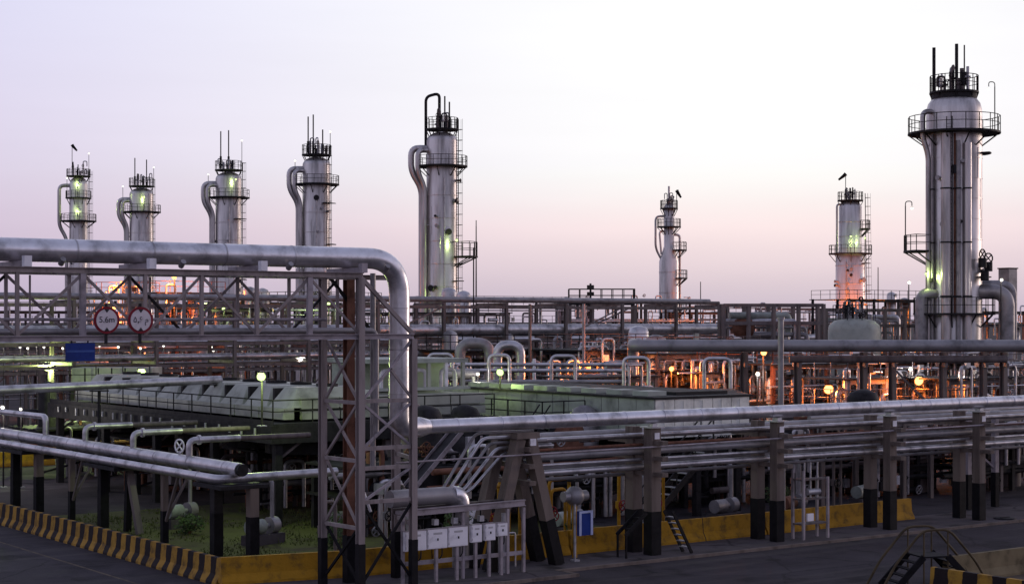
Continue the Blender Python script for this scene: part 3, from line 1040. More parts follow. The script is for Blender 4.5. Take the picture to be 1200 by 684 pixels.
for y, lab in ((74.0, 'thin braced post under the left rack nearer the left edge'), (64.1, 'thin braced post under the left rack nearer the corner')):
    t = thing('braced_post', lab, 'pipe support', (LX, y, 0), 'thin posts of the left rack')
    c = MB().box(LX - .12, y - .12, 0, LX + .12, y + .12, 2.85).build('column', CONC, t)
    MB().box(LX - .13, y - .13, 0, LX + .13, y + .13, 1.3).build('black_painted_base', BLACK, c)
    MB().beam((LX, y - .15, 0.9), (LX, y - 1.3, 2.8), 0.1).build('brace', PRIMER, t)
    MB().beam((LX + .1, y + .1, 0.9), (LX + 1.2, y + .1, 2.8), 0.09).build('brace', PRIMER, t)
    MB().box(LX - .8, y - .1, 2.851, LX + .6, y + .1, 2.88).build('cap_plate', DARK, t)

t = pipe('rack_pipe', 'thick pale clad pipe on the left rack ending in an open collar', [(LX, 110, 3.42), (LX, 57.4, 3.42)], 0.26, CLAD, seam=3.1, n=18)
MB().cyl((LX, 57.38, 3.42), (LX, 57.2, 3.42), 0.23, n=16).build('pipe_stub', DARK, t)
pipe('rack_pipe', 'slimmer pale pipe before the thick one, turning right at the corner', [(28.55, 110, 3.06), (28.55, 57.9, 3.06), (33.6, 57.9, 3.1)], 0.17, CLAD, bend=0.5, seam=4.0, n=14)
pipe('rack_pipe', 'dull pipe at the back of the left rack', [(30.0, 110, 3.2), (30.0, 58.5, 3.2)], 0.2, CLADD, n=12)
pipe('branch_pipe', 'pale branch pipe near left edge dropping into the thick rack pipe', [(LX, 90, 4.42), (LX, 77.2, 4.5), (LX, 77.2, 3.6)], 0.14, CLAD, bend=0.3, n=12)
for y, lab in ((72.4, 'left one of three'), (67.2, 'middle one of three'), (61.8, 'right one of three')):
    t = pipe('branch_pipe', 'short white riser with dark flange into thick rack pipe, ' + lab, [(LX, y, 3.6), (LX, y, 4.28), (31.4, y, 4.28)], 0.13, CLAD, bend=0.28, n=12, group='white risers on the left rack', flanges=(((LX + .42, y, 4.28), (1, 0, 0)),))
    MB().cyl((31.4, y, 4.28), (34.6, y, 4.28), 0.11, n=12).build('dark_sleeve', PRIMER, t)
t = thing('gate_valve', 'white ring-shaped handle on top of the thick left rack pipe', 'valve', (LX, 62.7, 3.68))
MB().wheel((LX, 62.7, 4.0), (1, 0.3, 0), 0.26, 0.035, 18).build('wheel', WHITE, t)
MB().cyl((LX, 62.7, 3.66), (LX, 62.7, 3.8), 0.05, n=8).build('stem', GALV, t)

# ================================================================== air cooler one (left, behind the rack)
AX0, AX1, AY0, AY1, AZ = 35.0, 47.0, 65.8, 92.0, 4.5
t = thing('air_cooler', 'long air cooler bank with pale tapered hoods and dark railed walkway', 'air cooler', (AX0, AY0, 0))
MB().box(AX0 - .1, AY0 - .1, AZ - .85, AX1, AY1, AZ - .06).build('deck_frame', DARK, t)
MB().box(AX0, AY0, AZ - .058, AX1 - .1, AY1 - .1, AZ).build('walkway_floor', DARK, t)
for y in (AY0 + .3, 72.2, 78.6, 85, 91.4):
    for x in (AX0 + .4, 41, AX1 - .4):
        c = MB().box(x - .17, y - .17, 0, x + .17, y + .17, AZ - .85).build('column', DARK if x < 41 else PRIMER, t)
    MB().beam((AX0 + .4, y, AZ - 1.6), (AX0 + 2.2, y, AZ - .4), .1).build('knee_brace', PRIMER, t)
for k in range(5):
    for x in (38.2, 44.0):
        y = 68.6 + 4.8 * k
        MB().ring(x, y, AZ - 1.5, AZ - .85, 1.75, 1.85, 24).build('fan_ring', DARK, t)
rail_on(t, [(AX0 + .05, AY1, AZ), (AX0 + .05, AY0 + .05, AZ), (AX1 - .2, AY0 + .05, AZ)], 1.02, 2.05, DARK, 0.028, True, True)
MB().box(AX0 + .02, AY0 - .02, AZ, AX0 + .04, AY1, AZ + .14).build('toe_board', DARK, t)
k = 0
y = AY0 + .75
HW = 2.42
while y + HW < AY1:
    yb = y + HW
    # header box, nozzles and tapered hood of one bay
    MB().box(36.0, y + .05, AZ + .12, 36.5, yb - .05, AZ + .62).build('header_box', PALE, t)
    for j in range(2):
        yy = y + .5 + j * 1.15 + random.uniform(-.15, .15)
        MB().cyl((AX0 - .2, yy, AZ - .55 + random.uniform(-.1, .1)), (AX0 - .2, yy, AZ - .22), .06, n=8).build('nozzle', GALV, t)
    xs, zz_ = (36.45, 41.2), (AZ + .62, AZ + 1.5)
    b = [(xs[0], y + .10, zz_[0]), (xs[1], y + .10, zz_[0]), (xs[1], yb - .10, zz_[0]), (xs[0], yb - .10, zz_[0])]
    p = [(xs[0] + .55, y + .62, zz_[1]), (xs[1] - .9, y + .62, zz_[1]), (xs[1] - .9, yb - .62, zz_[1]), (xs[0] + .55, yb - .62, zz_[1])]
    MB().add(b + p, [(3, 2, 1, 0), (4, 5, 6, 7), (0, 1, 5, 4), (1, 2, 6, 5), (2, 3, 7, 6), (3, 0, 4, 7)]).build('hood', PALE, t)
    MB().ring((xs[0] + xs[1]) / 2, (y + yb) / 2, zz_[1], zz_[1] + .12, .42, .5, 14).build('hood_collar', DARK, t)
    if k:
        MB().box(36.75, y - .09, AZ + .1, 41, y + .09, AZ + 1.42).build('hood_gap_dark', DARK, t)  # dark box added so the gap between hoods reads dark
    y = yb
    k += 1
for k in range(5):
    x = 36.9 + k * 2.0
    MB().box(x, AY0 + .8, AZ + .10, x + 1.92, AY0 + 1.0, AZ + .46).build('side_panel', PALE, t)
    MB().box(x, AY0 + .86, AZ + .56, x + 1.92, AY0 + 1.06, AZ + 1.05).build('side_panel', PALE, t)
MB().box(41.6, AY0 + 1.2, AZ, 46.8, AY1 - 3, AZ + 1.0).build('bundle_casing', PALE, t)

# manifold house with white posts on the cooler
t = thing('header_manifold', 'grey roofed manifold with white uprights on the air cooler', 'manifold', (43.5, 70, 5.6))
MB().box(41.8, 68.6, 6.95, 47.2, 73.2, 7.15).build('roof', GREENP, t)
MB().box(41.8, 68.4, 5.66, 47.2, 68.6, 5.8).build('sill', GREENP, t)
for i in range(6):
    x = 41.95 + i * 1.0
    MB().box(x - .08, 68.62, 5.66, x + .08, 68.78, 6.95).build('upright', WHITE if i % 2 == 0 else PALE, t)
MB().box(42.0, 70.4, 5.66, 47.0, 72.8, 6.9).build('dark_core', GREENP, t)
for i in range(3):
    MB().tube(rounded([(42.6 + 1.7 * i, 69.2, 5.7), (42.6 + 1.7 * i, 69.2, 6.6), (43.4 + 1.7 * i, 69.2, 6.6), (43.4 + 1.7 * i, 69.2, 5.7)], .25), .1, 8).build('tube_loop', WHITE, t)

pipe('supply_pipe', 'long bluish-white pipe crossing above the air cooler hoods', [(20, 75.2, 5.74), (37.2, 75.2, 6.12)], 0.2, CLAD, seam=3.3, n=14)
t = thing('pipe_trestle', 'thin trestle holding the bluish-white pipe over the cooler', 'pipe support', (31.0, 75.2, 0))
MB().cyl((31.0, 75.2, 0), (31.0, 75.2, 5.76), .08, n=8).build('post', DARK, t)
MB().box(30.6, 75.0, 5.70, 31.4, 75.4, 5.76).build('saddle', DARK, t)
t = thing('pipe_trestle', 'thin post under the end of the bluish-white pipe', 'pipe support', (36.8, 75.2, 4.5))
MB().cyl((36.9, 75.2, 4.5), (36.9, 75.2, 5.88), .06, n=8).build('post', DARK, t)
MB().box(36.7, 75.0, 5.86, 37.1, 75.4, 5.9).build('saddle', DARK, t)

# ================================================================== air cooler two (right of the bridge legs)
BX0, BX1, BY0, BY1, BZ0, BZ1 = 50.0, 55.9, 58.0, 75.5, 3.7, 5.55
t = thing('air_cooler', 'green-grey panelled air cooler box behind the front rack', 'air cooler', (BX0, BY0, 0))
MB().box(BX0 + .06, BY0 + .06, BZ0, BX1 - .06, BY1 - .06, BZ1 - .1).build('casing', GREENP, t)
n = 14
for k in range(n):
    y0, y1 = BY0 + .02 + (BY1 - BY0) * k / n, BY0 - .02 + (BY1 - BY0) * (k + 1) / n
    MB().box(BX0, y0, BZ0, BX0 + .05, y1, BZ1 - .12).build('side_panel', GREENP, t)
for k in range(5):
    x0, x1 = BX0 + .08 + (BX1 - BX0 - .1) * k / 5, BX0 + .04 + (BX1 - BX0 - .1) * (k + 1) / 5
    MB().box(x0, BY0, BZ0, x1, BY0 + .05, BZ1 - .12).build('end_panel', GREEN_LIT, t)
    MB().box(x0 + .5, BY0 - .03, BZ0, x0 + .54, BY0 - .002, BZ1 - .2).build('stiffener', GREEN_LIT, t)
MB().box(BX0 - .08, BY0 - .08, BZ1 - .1, BX1 + .08, BY1, BZ1).build('top_rim', DARK, t)
for x in (BX0 + .4, 53, BX1 - .4):
    for y in (BY0 + .5, 63.5, 69, 74.5):
        MB().box(x - .15, y - .15, 0, x + .15, y + .15, BZ0).build('column', DARK, t)
for k in range(3):
    MB().ring(53, 61.2 + 5 * k, BZ0 - .9, BZ0, 2.0, 2.1, 22).build('fan_ring', DARK, t)
for k in range(8):
    y = BY0 + 1 + 1.9 * k
    MB().box(BX0 + .5, y, BZ1 + .002, BX0 + 1.6, y + 1.1, BZ1 + .22).build('top_box', GREENP, t)
    MB().box(BX0 + 2.2, y, BZ1 + .002, BX1 - .5, y + 1.7, BZ1 + .15).build('louvre_frame', DARK, t)

# walkway between the coolers with stair
t = thing('access_platform', 'dark railed platform with crossed stair between the two coolers', 'platform', (48.4, 62, 0))
MB().box(47.1, 62.5, 4.05, 49.8, 72, 4.2).build('floor', DARK, t)
rail_on(t, [(47.2, 72, 4.2), (47.2, 62.6, 4.2), (49.7, 62.6, 4.2)], 1.05, 1.3, DARK, .03)
for x in (47.3, 49.6):
    for y in (62.7, 71.5):
        MB().box(x - .1, y - .1, 0, x + .1, y + .1, 4.05).build('column', DARK, t)
for y in (61.6, 62.4):
    MB().beam((44.6, y, 1.2), (47.1, y, 4.15), .06, .24).build('stringer', DARK, t)
    MB().beam((44.4, y, 2.2), (46.9, y, 5.15), .05).build('handrail', DARK, t)
for k in range(1, 12):
    c = V(44.6, 62, 1.2).lerp(V(47.1, 62, 4.15), k / 12)
    MB().box(c.x - .12, 61.64, c.z - .02, c.x + .12, 62.36, c.z + .02).build('tread', DARK, t)
# ================================================================== process towers
def platform(t, cx, cy, r, z, ra, rb, a0=0.0, a1=2 * math.pi, h=1.1, brackets=8, m=None):
    m = m or DARK
    MB().ring(cx, cy, z - .16, z, ra, rb, 28, a0, a1).build('platform_floor', m, t)
    full = a1 - a0 > 6.28
    k = 20 if full else max(5, int(20 * (a1 - a0) / 6.28))
    pts = [V(cx + (rb - .06) * math.cos(a0 + (a1 - a0) * i / k), cy + (rb - .06) * math.sin(a0 + (a1 - a0) * i / k), z) for i in range(k + 1)]
    if not full:
        pts = [V(cx + ra * math.cos(a0), cy + ra * math.sin(a0), z)] + pts + [V(cx + ra * math.cos(a1), cy + ra * math.sin(a1), z)]
    rail_on(t, pts, h, 1.3, m, .035)
    bk = MB()
    for i in range(brackets + (0 if full else 1)):
        a = a0 + (a1 - a0) * i / brackets
        c, s_ = math.cos(a), math.sin(a)
        bk.beam((cx + r * c, cy + r * s_, z - 1.2), (cx + rb * .97 * c, cy + rb * .97 * s_, z - .16), .09)
    bk.build('platform_brackets', m, t)['kind'] = 'stuff'


def dirs(ang):
    """unit vector at an angle measured from the direction that points right in view"""
    a = R(ang) - YAW
    return V(math.cos(a), math.sin(a), 0)


RIGHT, AWAY = dirs(0), dirs(90)


def side_pipe(t, cx, cy, D, ang, pts, r, m=None):
    """pipe beside the shell: pts are (distance from axis, z)"""
    d = dirs(ang)
    MB().tube(rounded([V(cx, cy, 0) + d * a + Z * z for a, z in pts], 0.9, 5), r, 12).build('side_pipe', m or SHELL, t)


def top_gear(t, cx, cy, D, z, seed, big=1.0):
    """valves, relief stacks and stubs crowding a tower top"""
    rr = random.Random(seed)
    ms = [PRIMER, DARK, CLADD, GALV]
    for i in range(8):
        d = dirs(rr.uniform(0, 360)) * rr.uniform(.08, .36) * D
        h = rr.uniform(.7, 1.9) * big
        p = V(cx, cy, z) + d
        m = rr.choice(ms)
        MB().cyl(p, p + Z * h, rr.choice([.07, .11, .14]) * big, n=10).build('nozzle', m, t)
        MB().cyl(p + Z * h * .55, p + Z * (h * .55 + .12), .22 * big, n=12).build('flange', m, t)
        if i % 2 == 0:
            q = p + Z * h
            e = dirs(rr.uniform(0, 360)) * .55 * big
            MB().tube(rounded([q - Z * .1, q + Z * .35, q + e + Z * .35, q + e - Z * .5], .25), .08 * big, 8).build('relief_pipe', rr.choice(ms), t)
        if i % 3 == 0:
            MB().wheel(p + Z * h * .8 + dirs(-90) * .25, dirs(-90), .2, .03, 10).build('hand_wheel', DARK, t)


def dress(t, cx, cy, r, z0, z1, seed):
    """nozzles, name plate, tray manholes and rest platforms that set one shell apart from the next"""
    rr = random.Random(seed)
    for i in range(9):
        a = rr.uniform(-170, -10)
        z = rr.uniform(z0, z1)
        q = V(cx, cy, z) + dirs(a) * (r - .05)
        L = rr.uniform(.25, .5)
        k = rr.choice([.1, .14, .24])
        MB().cyl(q, q + dirs(a) * L, k, n=10).build('nozzle', rr.choice([SHELL, CLADD]), t)
        MB().cyl(q + dirs(a) * L, q + dirs(a) * (L + .08), k * 1.55, n=12).build('nozzle_flange', rr.choice([CLADD, DARK]), t)
    for i in range(3):
        a = R(rr.uniform(-75, -15) - 36)
        z = rr.uniform(z0, z1)
        MB().ring(cx, cy, z - .08, z, r + .03, r + .75, 8, a, a + R(55)).build('rest_platform', DARK, t)
    for i in range(5):
        a = rr.uniform(-150, -30)
        zz_ = z0 + (z1 - z0) * i / 5
        p, q = V(cx, cy, zz_) + dirs(a) * (r + .012), V(cx, cy, zz_ + (z1 - z0) / 5) + dirs(a) * (r + .012)
        MB().beam(p, q, .05, .03).build('sheet_seam', SHELL, t)
    a = rr.uniform(-130, -60)
    q = V(cx, cy, z0 + 1) + dirs(a) * (r + .1)
    pts = [V(cx, cy, z0) + dirs(a) * (r + .14), V(cx, cy, z1) + dirs(a) * (r + .14)]
    MB().tube(pts, .07, 8).build('instrument_line', GALV, t)


def tower(name_label, px, dist, D, ztop, zring, seed, bands, lamps=(), vents=(), side=True):
    cx, cy = at(px, dist)
    t = thing('process_tower', name_label, 'tower', (cx, cy, 0))
    r = D / 2
    prof = [(r + .12, 0), (r + .12, 3), (r, 3.4), (r, ztop - 1.4)]
    for i in range(1, 8):
        a = math.pi / 2 * i / 7
        prof.append((max(.02, r * math.cos(a)), ztop - 1.4 + 1.1 * math.sin(a)))
    MB().lathe(prof, cx, cy, 36).build('shell', SHELL, t)
    for z in bands:
        MB().ring(cx, cy, z - .05, z + .05, r, r + .05, 36).build('cladding_band', SHELL, t)
    platform(t, cx, cy, r, zring, r + .05, r + 1.15)
    platform(t, cx, cy, r * .75, ztop, .5, r + .1, h=1.25)
    top_gear(t, cx, cy, D, ztop, seed)
    if side:
        side_pipe(t, cx, cy, D, 186, [(r - .3, zring + 2.0), (r + 1.75, zring + 2.0), (r + 1.75, zring - .6), (r + .55, zring - 2.6), (r + .55, 1)], .36)
        side_pipe(t, cx, cy, D, 205, [(r - .3, zring + 1.7), (r + 1.2, zring + 1.7), (r + 1.2, zring - .9), (r + .4, zring - 2.4), (r + .4, 1)], .30)
    dress(t, cx, cy, r, 9, zring - 1.5, seed + 40)
    e = dirs(-22 - 9 * (seed % 3))
    p = V(cx, cy, 0) + e * (r + .3)
    ladder_on(t, p + Z * 2, p + Z * (ztop + 1), e.cross(Z), cage=e)
    for a, h in vents:
        q = V(cx, cy, ztop) + dirs(a) * r * .6
        MB().cyl(q, q + Z * h, .09, n=8).build('vent_stack', DARK, t)
        MB().cyl(q + Z * .2, q + Z * (h * .35), .17, n=8).build('silencer', DARK, t)
    for a, dr, z, kind, watts in lamps:
        dr = 0.0 if z > ztop else (min(dr, 1.05) if z > zring else dr)
        q = V(cx, cy, 0) + dirs(a) * (r + dr) + Z * z
        foot = ztop if z > ztop else (zring if z > zring else None)
        if foot:
            MB().cyl((q.x, q.y, foot), q - Z * .1, .04, n=6).build('lamp_arm', DARK, t)
        else:
            MB().cyl(V(cx, cy, z - .2) + dirs(a) * (r - .05), q - Z * .15, .05, n=6).build('lamp_arm', DARK, t)
        lamp_parts(t, q, kind, watts, .2)
    return t, cx, cy


band_z = [5 + 2.6 * i for i in range(8)]
t, cx, cy = tower('tallest-looking slim tower with gooseneck vent, nearest of the left five', 518, 195, 3.55, 30.8, 26.6, 1, band_z,
                  lamps=((-55, 1.3, 18.0, 'g', 143), (-80, 1.4, 12.0, 'g', 165)), vents=((40, 3.2), (75, 3.9)))
q = V(cx, cy, 0) - RIGHT * 1.85
MB().tube(rounded([q + Z * 28.4, q + Z * 34.5, q + RIGHT * 1.55 + Z * 34.9, q + RIGHT * 1.55 + Z * 31.2], .6), .17, 10).build('gooseneck_vent', DARK, t)
platform(t, cx, cy, 1.78, 16.3, 1.85, 4.1, R(-36 - 38), R(-36 + 38), 1.6, 3)
MB().cyl(V(cx, cy, 16.3) + RIGHT * 3.9, V(cx, cy, 20.4) + RIGHT * 3.9, .05, n=6).build('davit', DARK, t)
MB().cyl(V(cx, cy, 10.6) + dirs(-40) * 1.6, V(cx, cy, 10.6) + dirs(-40) * 3.2, .75, n=16).build('manway', SHELL, t)
MB().cyl(V(cx, cy, 10.6) + dirs(-40) * 3.2, V(cx, cy, 10.6) + dirs(-40) * 3.32, .95, n=16).build('manway_cover', DARK, t)
tower('second tower from the right in the left group of five', 371, 226, 3.7, 30.9, 27.0, 2, band_z,
      lamps=((20, .5, 34.0, 'w', 0), (200, 1.9, 30.0, 'w', 0)), vents=((190, 5.0), (120, 5.4), (50, 3.4)))
tower('middle tower of the left group of five, lamp beside its pipe', 268, 249, 3.8, 30.9, 26.9, 3, band_z,
      lamps=((-60, 1.0, 29.3, 'g', 132), (185, 1.9, 30.2, 'w', 0), (10, .2, 35.2, 'w', 0)), vents=((190, 5.6), (100, 5.9)))
tower('short-looking second tower from left, lamp glowing under its top', 166, 279, 3.9, 30.9, 26.7, 4, band_z,
      lamps=((-70, 1.0, 28.9, 'g', 165), (190, 2.0, 30.8, 'w', 0), (20, .2, 34.0, 'w', 0)), vents=((170, 4.6), (60, 4.4)))
# leftmost tower, two open decks
cx, cy = at(92, 282)
t = thing('process_tower', 'leftmost slim tower with two lit decks and black windsock above', 'tower', (cx, cy, 0))
MB().lathe([(1.6, 0), (1.48, 3), (1.48, 31.4), (1.2, 32.2), (.5, 32.7), (.02, 32.8)], cx, cy, 32).build('shell', SHELL, t)
for z in (8, 12, 16, 20):
    MB().ring(cx, cy, z - .05, z + .05, 1.48, 1.54, 32).build('cladding_band', SHELL, t)
platform(t, cx, cy, 1.48, 25.4, 1.5, 2.9)
platform(t, cx, cy, 1.48, 29.2, 1.5, 2.1)
platform(t, cx, cy, 1.2, 32.8, .4, 1.95)
top_gear(t, cx, cy, 3.4, 32.8, 5, 1.1)
side_pipe(t, cx, cy, 3, 190, [(1.2, 31.2), (3.1, 31.2), (3.1, 24.6), (1.9, 22.4), (1.9, 1)], .3)
dress(t, cx, cy, 1.48, 9, 24, 71)
e = dirs(-10)
ladder_on(t, V(cx, cy, 2) + e * 1.8, V(cx, cy, 33.6) + e * 1.8, e.cross(Z), cage=e)
for a, z, kind, w in ((-80, 31.6, 'g', 181), (-80, 27.2, 'g', 181), (200, 32.4, 'w', 0), (40, 36.6, 'w', 0)):
    q = V(cx, cy, z) + dirs(a) * 1.85
    MB().cyl((q.x, q.y, 32.8 if z > 33 else 29.2 if z > 29.5 else 25.4), q - Z * .1, .04, n=6).build('lamp_arm', DARK, t)
    lamp_parts(t, q, kind, w, .22)


def windsock(label, x, y, z0, z1, lean):
    t = thing('windsock', label, 'windsock', (x, y, z0))
    MB().cyl((x, y, z0), (x, y, z1), .05, n=6).build('mast', DARK, t)
    p = V(x, y, z1 - .1)
    e = (RIGHT * lean - Z * .9).normalized()
    MB().wheel(p, e, .26, .03, 12).build('hoop', DARK, t)
    MB().tube([p, p + e * .4, p + e * .9 + Z * .05, p + e * 1.3 + Z * .08], .27, 10, False, .14).build('sock', BLACK, t)


x, y = at(84.5, 282)
windsock('small black windsock above the leftmost tower', x, y, 33, 38.0, .7)

# tower in the middle distance
cx, cy = at(784, 250)
t = thing('process_tower', 'small distant tower with narrow neck right of centre', 'tower', (cx, cy, 0))
MB().lathe([(1.6, 0), (1.45, 2), (1.45, 17.6), (.75, 19.8), (.75, 25.6), (.4, 26.1), (.02, 26.2)], cx, cy, 28).build('shell', SHELL, t)
for z in (10, 13, 16):
    MB().ring(cx, cy, z - .05, z + .05, 1.45, 1.5, 28).build('cladding_band', SHELL, t)
platform(t, cx, cy, .75, 22.7, .8, 1.75)
platform(t, cx, cy, .75, 25.4, .8, 1.3)
platform(t, cx, cy, 1.45, 19.3, 1.0, 2.6, R(-36 - 60), R(-36 + 60), 1.1, 4)
platform(t, cx, cy, 1.45, 15.2, 1.5, 2.7, R(-36 - 50), R(-36 + 50), 1.1, 4)
platform(t, cx, cy, 1.45, 10.6, 1.5, 2.7, R(-36 - 50), R(-36 + 50), 1.1, 4)
top_gear(t, cx, cy, 2.0, 25.8, 6, .8)
MB().cyl((cx, cy, 26), (cx, cy, 28.6), .16, n=8).build('vent_stack', SHELL, t)
side_pipe(t, cx, cy, 3, 185, [(.5, 24.2), (2.0, 24.2), (2.0, 19.5), (1.2, 18.0)], .16)
side_pipe(t, cx, cy, 3, 195, [(.5, 22.0), (1.5, 22.0), (1.2, 18.6)], .14)
side_pipe(t, cx, cy, 3, 5, [(.5, 21.5), (1.6, 21.5), (1.6, 17.5), (1.6, 2)], .18)
x, y = at(793, 249)
windsock('tiny dark windsock on the small distant tower', x, y, 25, 28.0, .5)

# tower with orange lit lower half
cx, cy = at(996.5, 235)
t = thing('process_tower', 'stepped tower with orange-lit lower half left of the big one', 'tower', (cx, cy, 0))
MB().lathe([(2.0, 0), (2.0, 17.6), (1.55, 18.6), (1.55, 24.6), (1.2, 25.2), (.4, 25.6), (.02, 25.65)], cx, cy, 32).build('shell', SHELL, t)
for z in (9, 11.5, 14, 16.5, 20.5, 22.5):
    rr = 2.0 if z < 17 else 1.55
    MB().ring(cx, cy, z - .05, z + .05, rr, rr + .05, 32).build('cladding_band', SHELL, t)
platform(t, cx, cy, 2.0, 18.2, 2.0, 2.95)
platform(t, cx, cy, 1.2, 25.5, .4, 1.75)
platform(t, cx, cy, 1.55, 21.6, 1.6, 2.7, R(-36 - 40), R(-36 + 40), 1.1, 3)
top_gear(t, cx, cy, 2.6, 25.6, 8, .9)
side_pipe(t, cx, cy, 3, 190, [(1.2, 24.9), (1.95, 24.9), (1.95, 18)], .14)
dress(t, cx, cy, 2.0, 9, 17, 72)
e = dirs(-15)
ladder_on(t, V(cx, cy, 2) + e * 2.3, V(cx, cy, 26.4) + e * 2.0, e.cross(Z), cage=e)
for a, z, kind, w in ((-100, 20.4, 'g', 143), (-50, 20.2, 'g', 71), (-118, 8.6, 'o', 5000), (-62, 8.4, 'o', 5000)):
    q = V(cx, cy, z) + dirs(a) * (2.5 if z > 15 else 7.0)
    MB().cyl(q - Z * (z - 18.2 if z > 15 else z), q - Z * .1, .04, n=6).build('lamp_arm', DARK, t)
    lamp_parts(t, q, kind, w, .2, aim=(V(cx, cy, 14) - q).normalized() if z < 15 else None)
x, y = at(991, 234)
windsock('black windsock above the orange-lit tower', x, y, 25.6, 29.1, -1.0)

# the big tower at the right
cx, cy = at(1118, 145)
t = thing('process_tower', 'biggest tower at right with wide ring platform and three vents', 'tower', (cx, cy, 0))
r = 2.32
MB().lathe([(r + .1, 0), (r + .1, 6), (r, 6.2), (r, 26.4), (r * .985, 26.9), (r * .93, 27.35), (r * .8, 27.75), (r * .6, 28.0), (r * .3, 28.15), (.02, 28.2)], cx, cy, 56).build('shell', SHELL, t)
for i in range(11):
    z = 7.2 + 1.72 * i
    MB().ring(cx, cy, z - .03, z + .03, r, r + .035, 56).build('cladding_band', SHELL, t)
platform(t, cx, cy, r, 24.9, r + .02, 3.85, h=1.35, brackets=12)
platform(t, cx, cy, 1.6, 28.35, .3, 2.05, h=1.35, brackets=8)
MB().lathe([(1.9, 27.7), (1.9, 28.2)], cx, cy, 24).build('top_skirt', DARK, t)
platform(t, cx, cy, r, 9.6, r + .12, 3.4, h=1.3, brackets=10)
platform(t, cx, cy, r, 14.9, r + .02, 4.2, R(180 - 36 - 28), R(180 - 36 + 28), 1.3, 3)
top_gear(t, cx, cy, 4.2, 28.35, 9, 1.15)
for a, rad, h in ((185, 1.75, 3.8), (-60, .3, 4.1), (-20, .85, 4.0)):
    q = V(cx, cy, 28.3) + dirs(a) * rad
    MB().cyl(q, q + Z * h, .14 if a != -20 else .06, n=10).build('vent_stack', DARK, t)
    if a == -20:
        MB().cyl(q + Z * .6, q + Z * 1.7, .3, n=10).build('relief_valve', DARK, t)
for a, rad, pr_, z0, z1, m in ((-118, .45, .42, 2, 24.6, SHELL), (-97, .3, .2, 2, 24.0, CLADD), (-80, .35, .32, 2, 23.8, SHELL), (-103, .2, .1, 9.6, 24.6, RUST), (-148, .22, .12, 2, 24.6, CLADD)):
    q = V(cx, cy, 0) + dirs(a) * (r + rad)
    MB().cyl(q + Z * z0, q + Z * z1, pr_, n=12).build('riser_pipe', m, t)
    for z in (11, 15.5, 20):
        MB().ring(q.x, q.y, z - .06, z + .06, pr_, pr_ + .06, 12).build('pipe_clamp', DARK, t)
q0 = V(cx, cy, 0) + dirs(200) * 2.0
MB().tube(rounded([q0 + Z * 26.6, q0 + dirs(200) * 1.1 + Z * 26.6, q0 + dirs(200) * 1.1 + Z * 24.4, q0 + dirs(215) * .7 + Z * 22.9, q0 + dirs(215) * .7 + Z * 3], .6), .22, 12).build('side_pipe', SHELL, t)
dress(t, cx, cy, r, 10.5, 23.5, 73)
e = dirs(-112)
ladder_on(t, V(cx, cy, 9.6) + e * (r + .5), V(cx, cy, 26) + e * (r + .5), e.cross(Z), cage=None)
for a, rad, z in ((10, 3.7, 28.9), (178, 4.1, 18.7)):
    q = V(cx, cy, z) + dirs(a) * rad
    MB().cyl(q - Z * (3.9 if a == 10 else 3.8), q, .05, n=6).build('lamp_arm', DARK, t)
    MB().tube(rounded([q - Z * .1, q + Z * .4, q - dirs(a) * .55 + Z * .4, q - dirs(a) * .55], .25), .04, 6).build('lamp_arm', DARK, t)
    lamp_parts(t, q - dirs(a) * .55 - Z * .2, 'w', 0, .16)
# big nozzle pipes at the tower foot
MB().tube(rounded([V(cx, cy, 11.4) + dirs(-35) * 1.8, V(cx, cy, 11.4) + dirs(-20) * 4.35, V(cx, cy, 3) + dirs(-20) * 4.35], 1.7, 10), .62, 20).build('outlet_pipe', CLADD, t)
MB().tube(rounded([V(cx, cy, 12.0) + dirs(10) * 2.0, V(cx, cy, 12.0) + dirs(8) * 5.2, V(cx, cy, 3) + dirs(8) * 5.2], 1.0, 8), .40, 16).build('outlet_pipe', CLADD, t)
MB().tube(rounded([V(cx, cy, 11.2) + dirs(215) * 1.8, V(cx, cy, 11.2) + dirs(200) * 3.2, V(cx, cy, 3) + dirs(200) * 3.2], 1.3, 8), .55, 18).build('outlet_pipe', CLADD, t)
for k, (a, z) in enumerate(((-45, 12.3), (-30, 13.1), (-52, 13.4))):
    q = V(cx, cy, z) + dirs(a) * 2.9
    MB().cyl(q, q + Z * .8, .34, n=10).build('valve_body', DARK, t)
    MB().wheel(q + Z * 1.1, dirs(-90 + 20 * k), .42, .06, 12).build('hand_wheel', DARK, t)
q = V(cx, cy, 12.9) + dirs(206) * 3.0
MB().cyl((q.x, q.y, 9.6), q, .04, n=6).build('lamp_arm', DARK, t)
lamp_parts(t, q, 'g', 90, .16)
q = V(cx, cy, 10.9) + dirs(-15) * 6.2
bx, by = at(1181, 147)
tt = thing('duct', 'plain grey rectangular duct right of the biggest tower foot', 'duct', (bx, by, 0))
MB().beam((bx, by, 0), (bx, by, 13.4), 1.1, 1.1).build('duct_body', CLADD, tt)
MB().box(bx - .62, by - .62, 13.4, bx + .62, by + .62, 13.5).build('duct_rim', DARK, tt)
for px, py, lab in ((1065, 325, 'white lamp on a pole left of the biggest tower foot'), (1173, 322, 'white lamp on a pole right of the biggest tower foot')):
    x, y = at(px, 140)
    pole_lamp(lab, x, y, hz(py + 6, 140), 'w', 60, .2, 0)

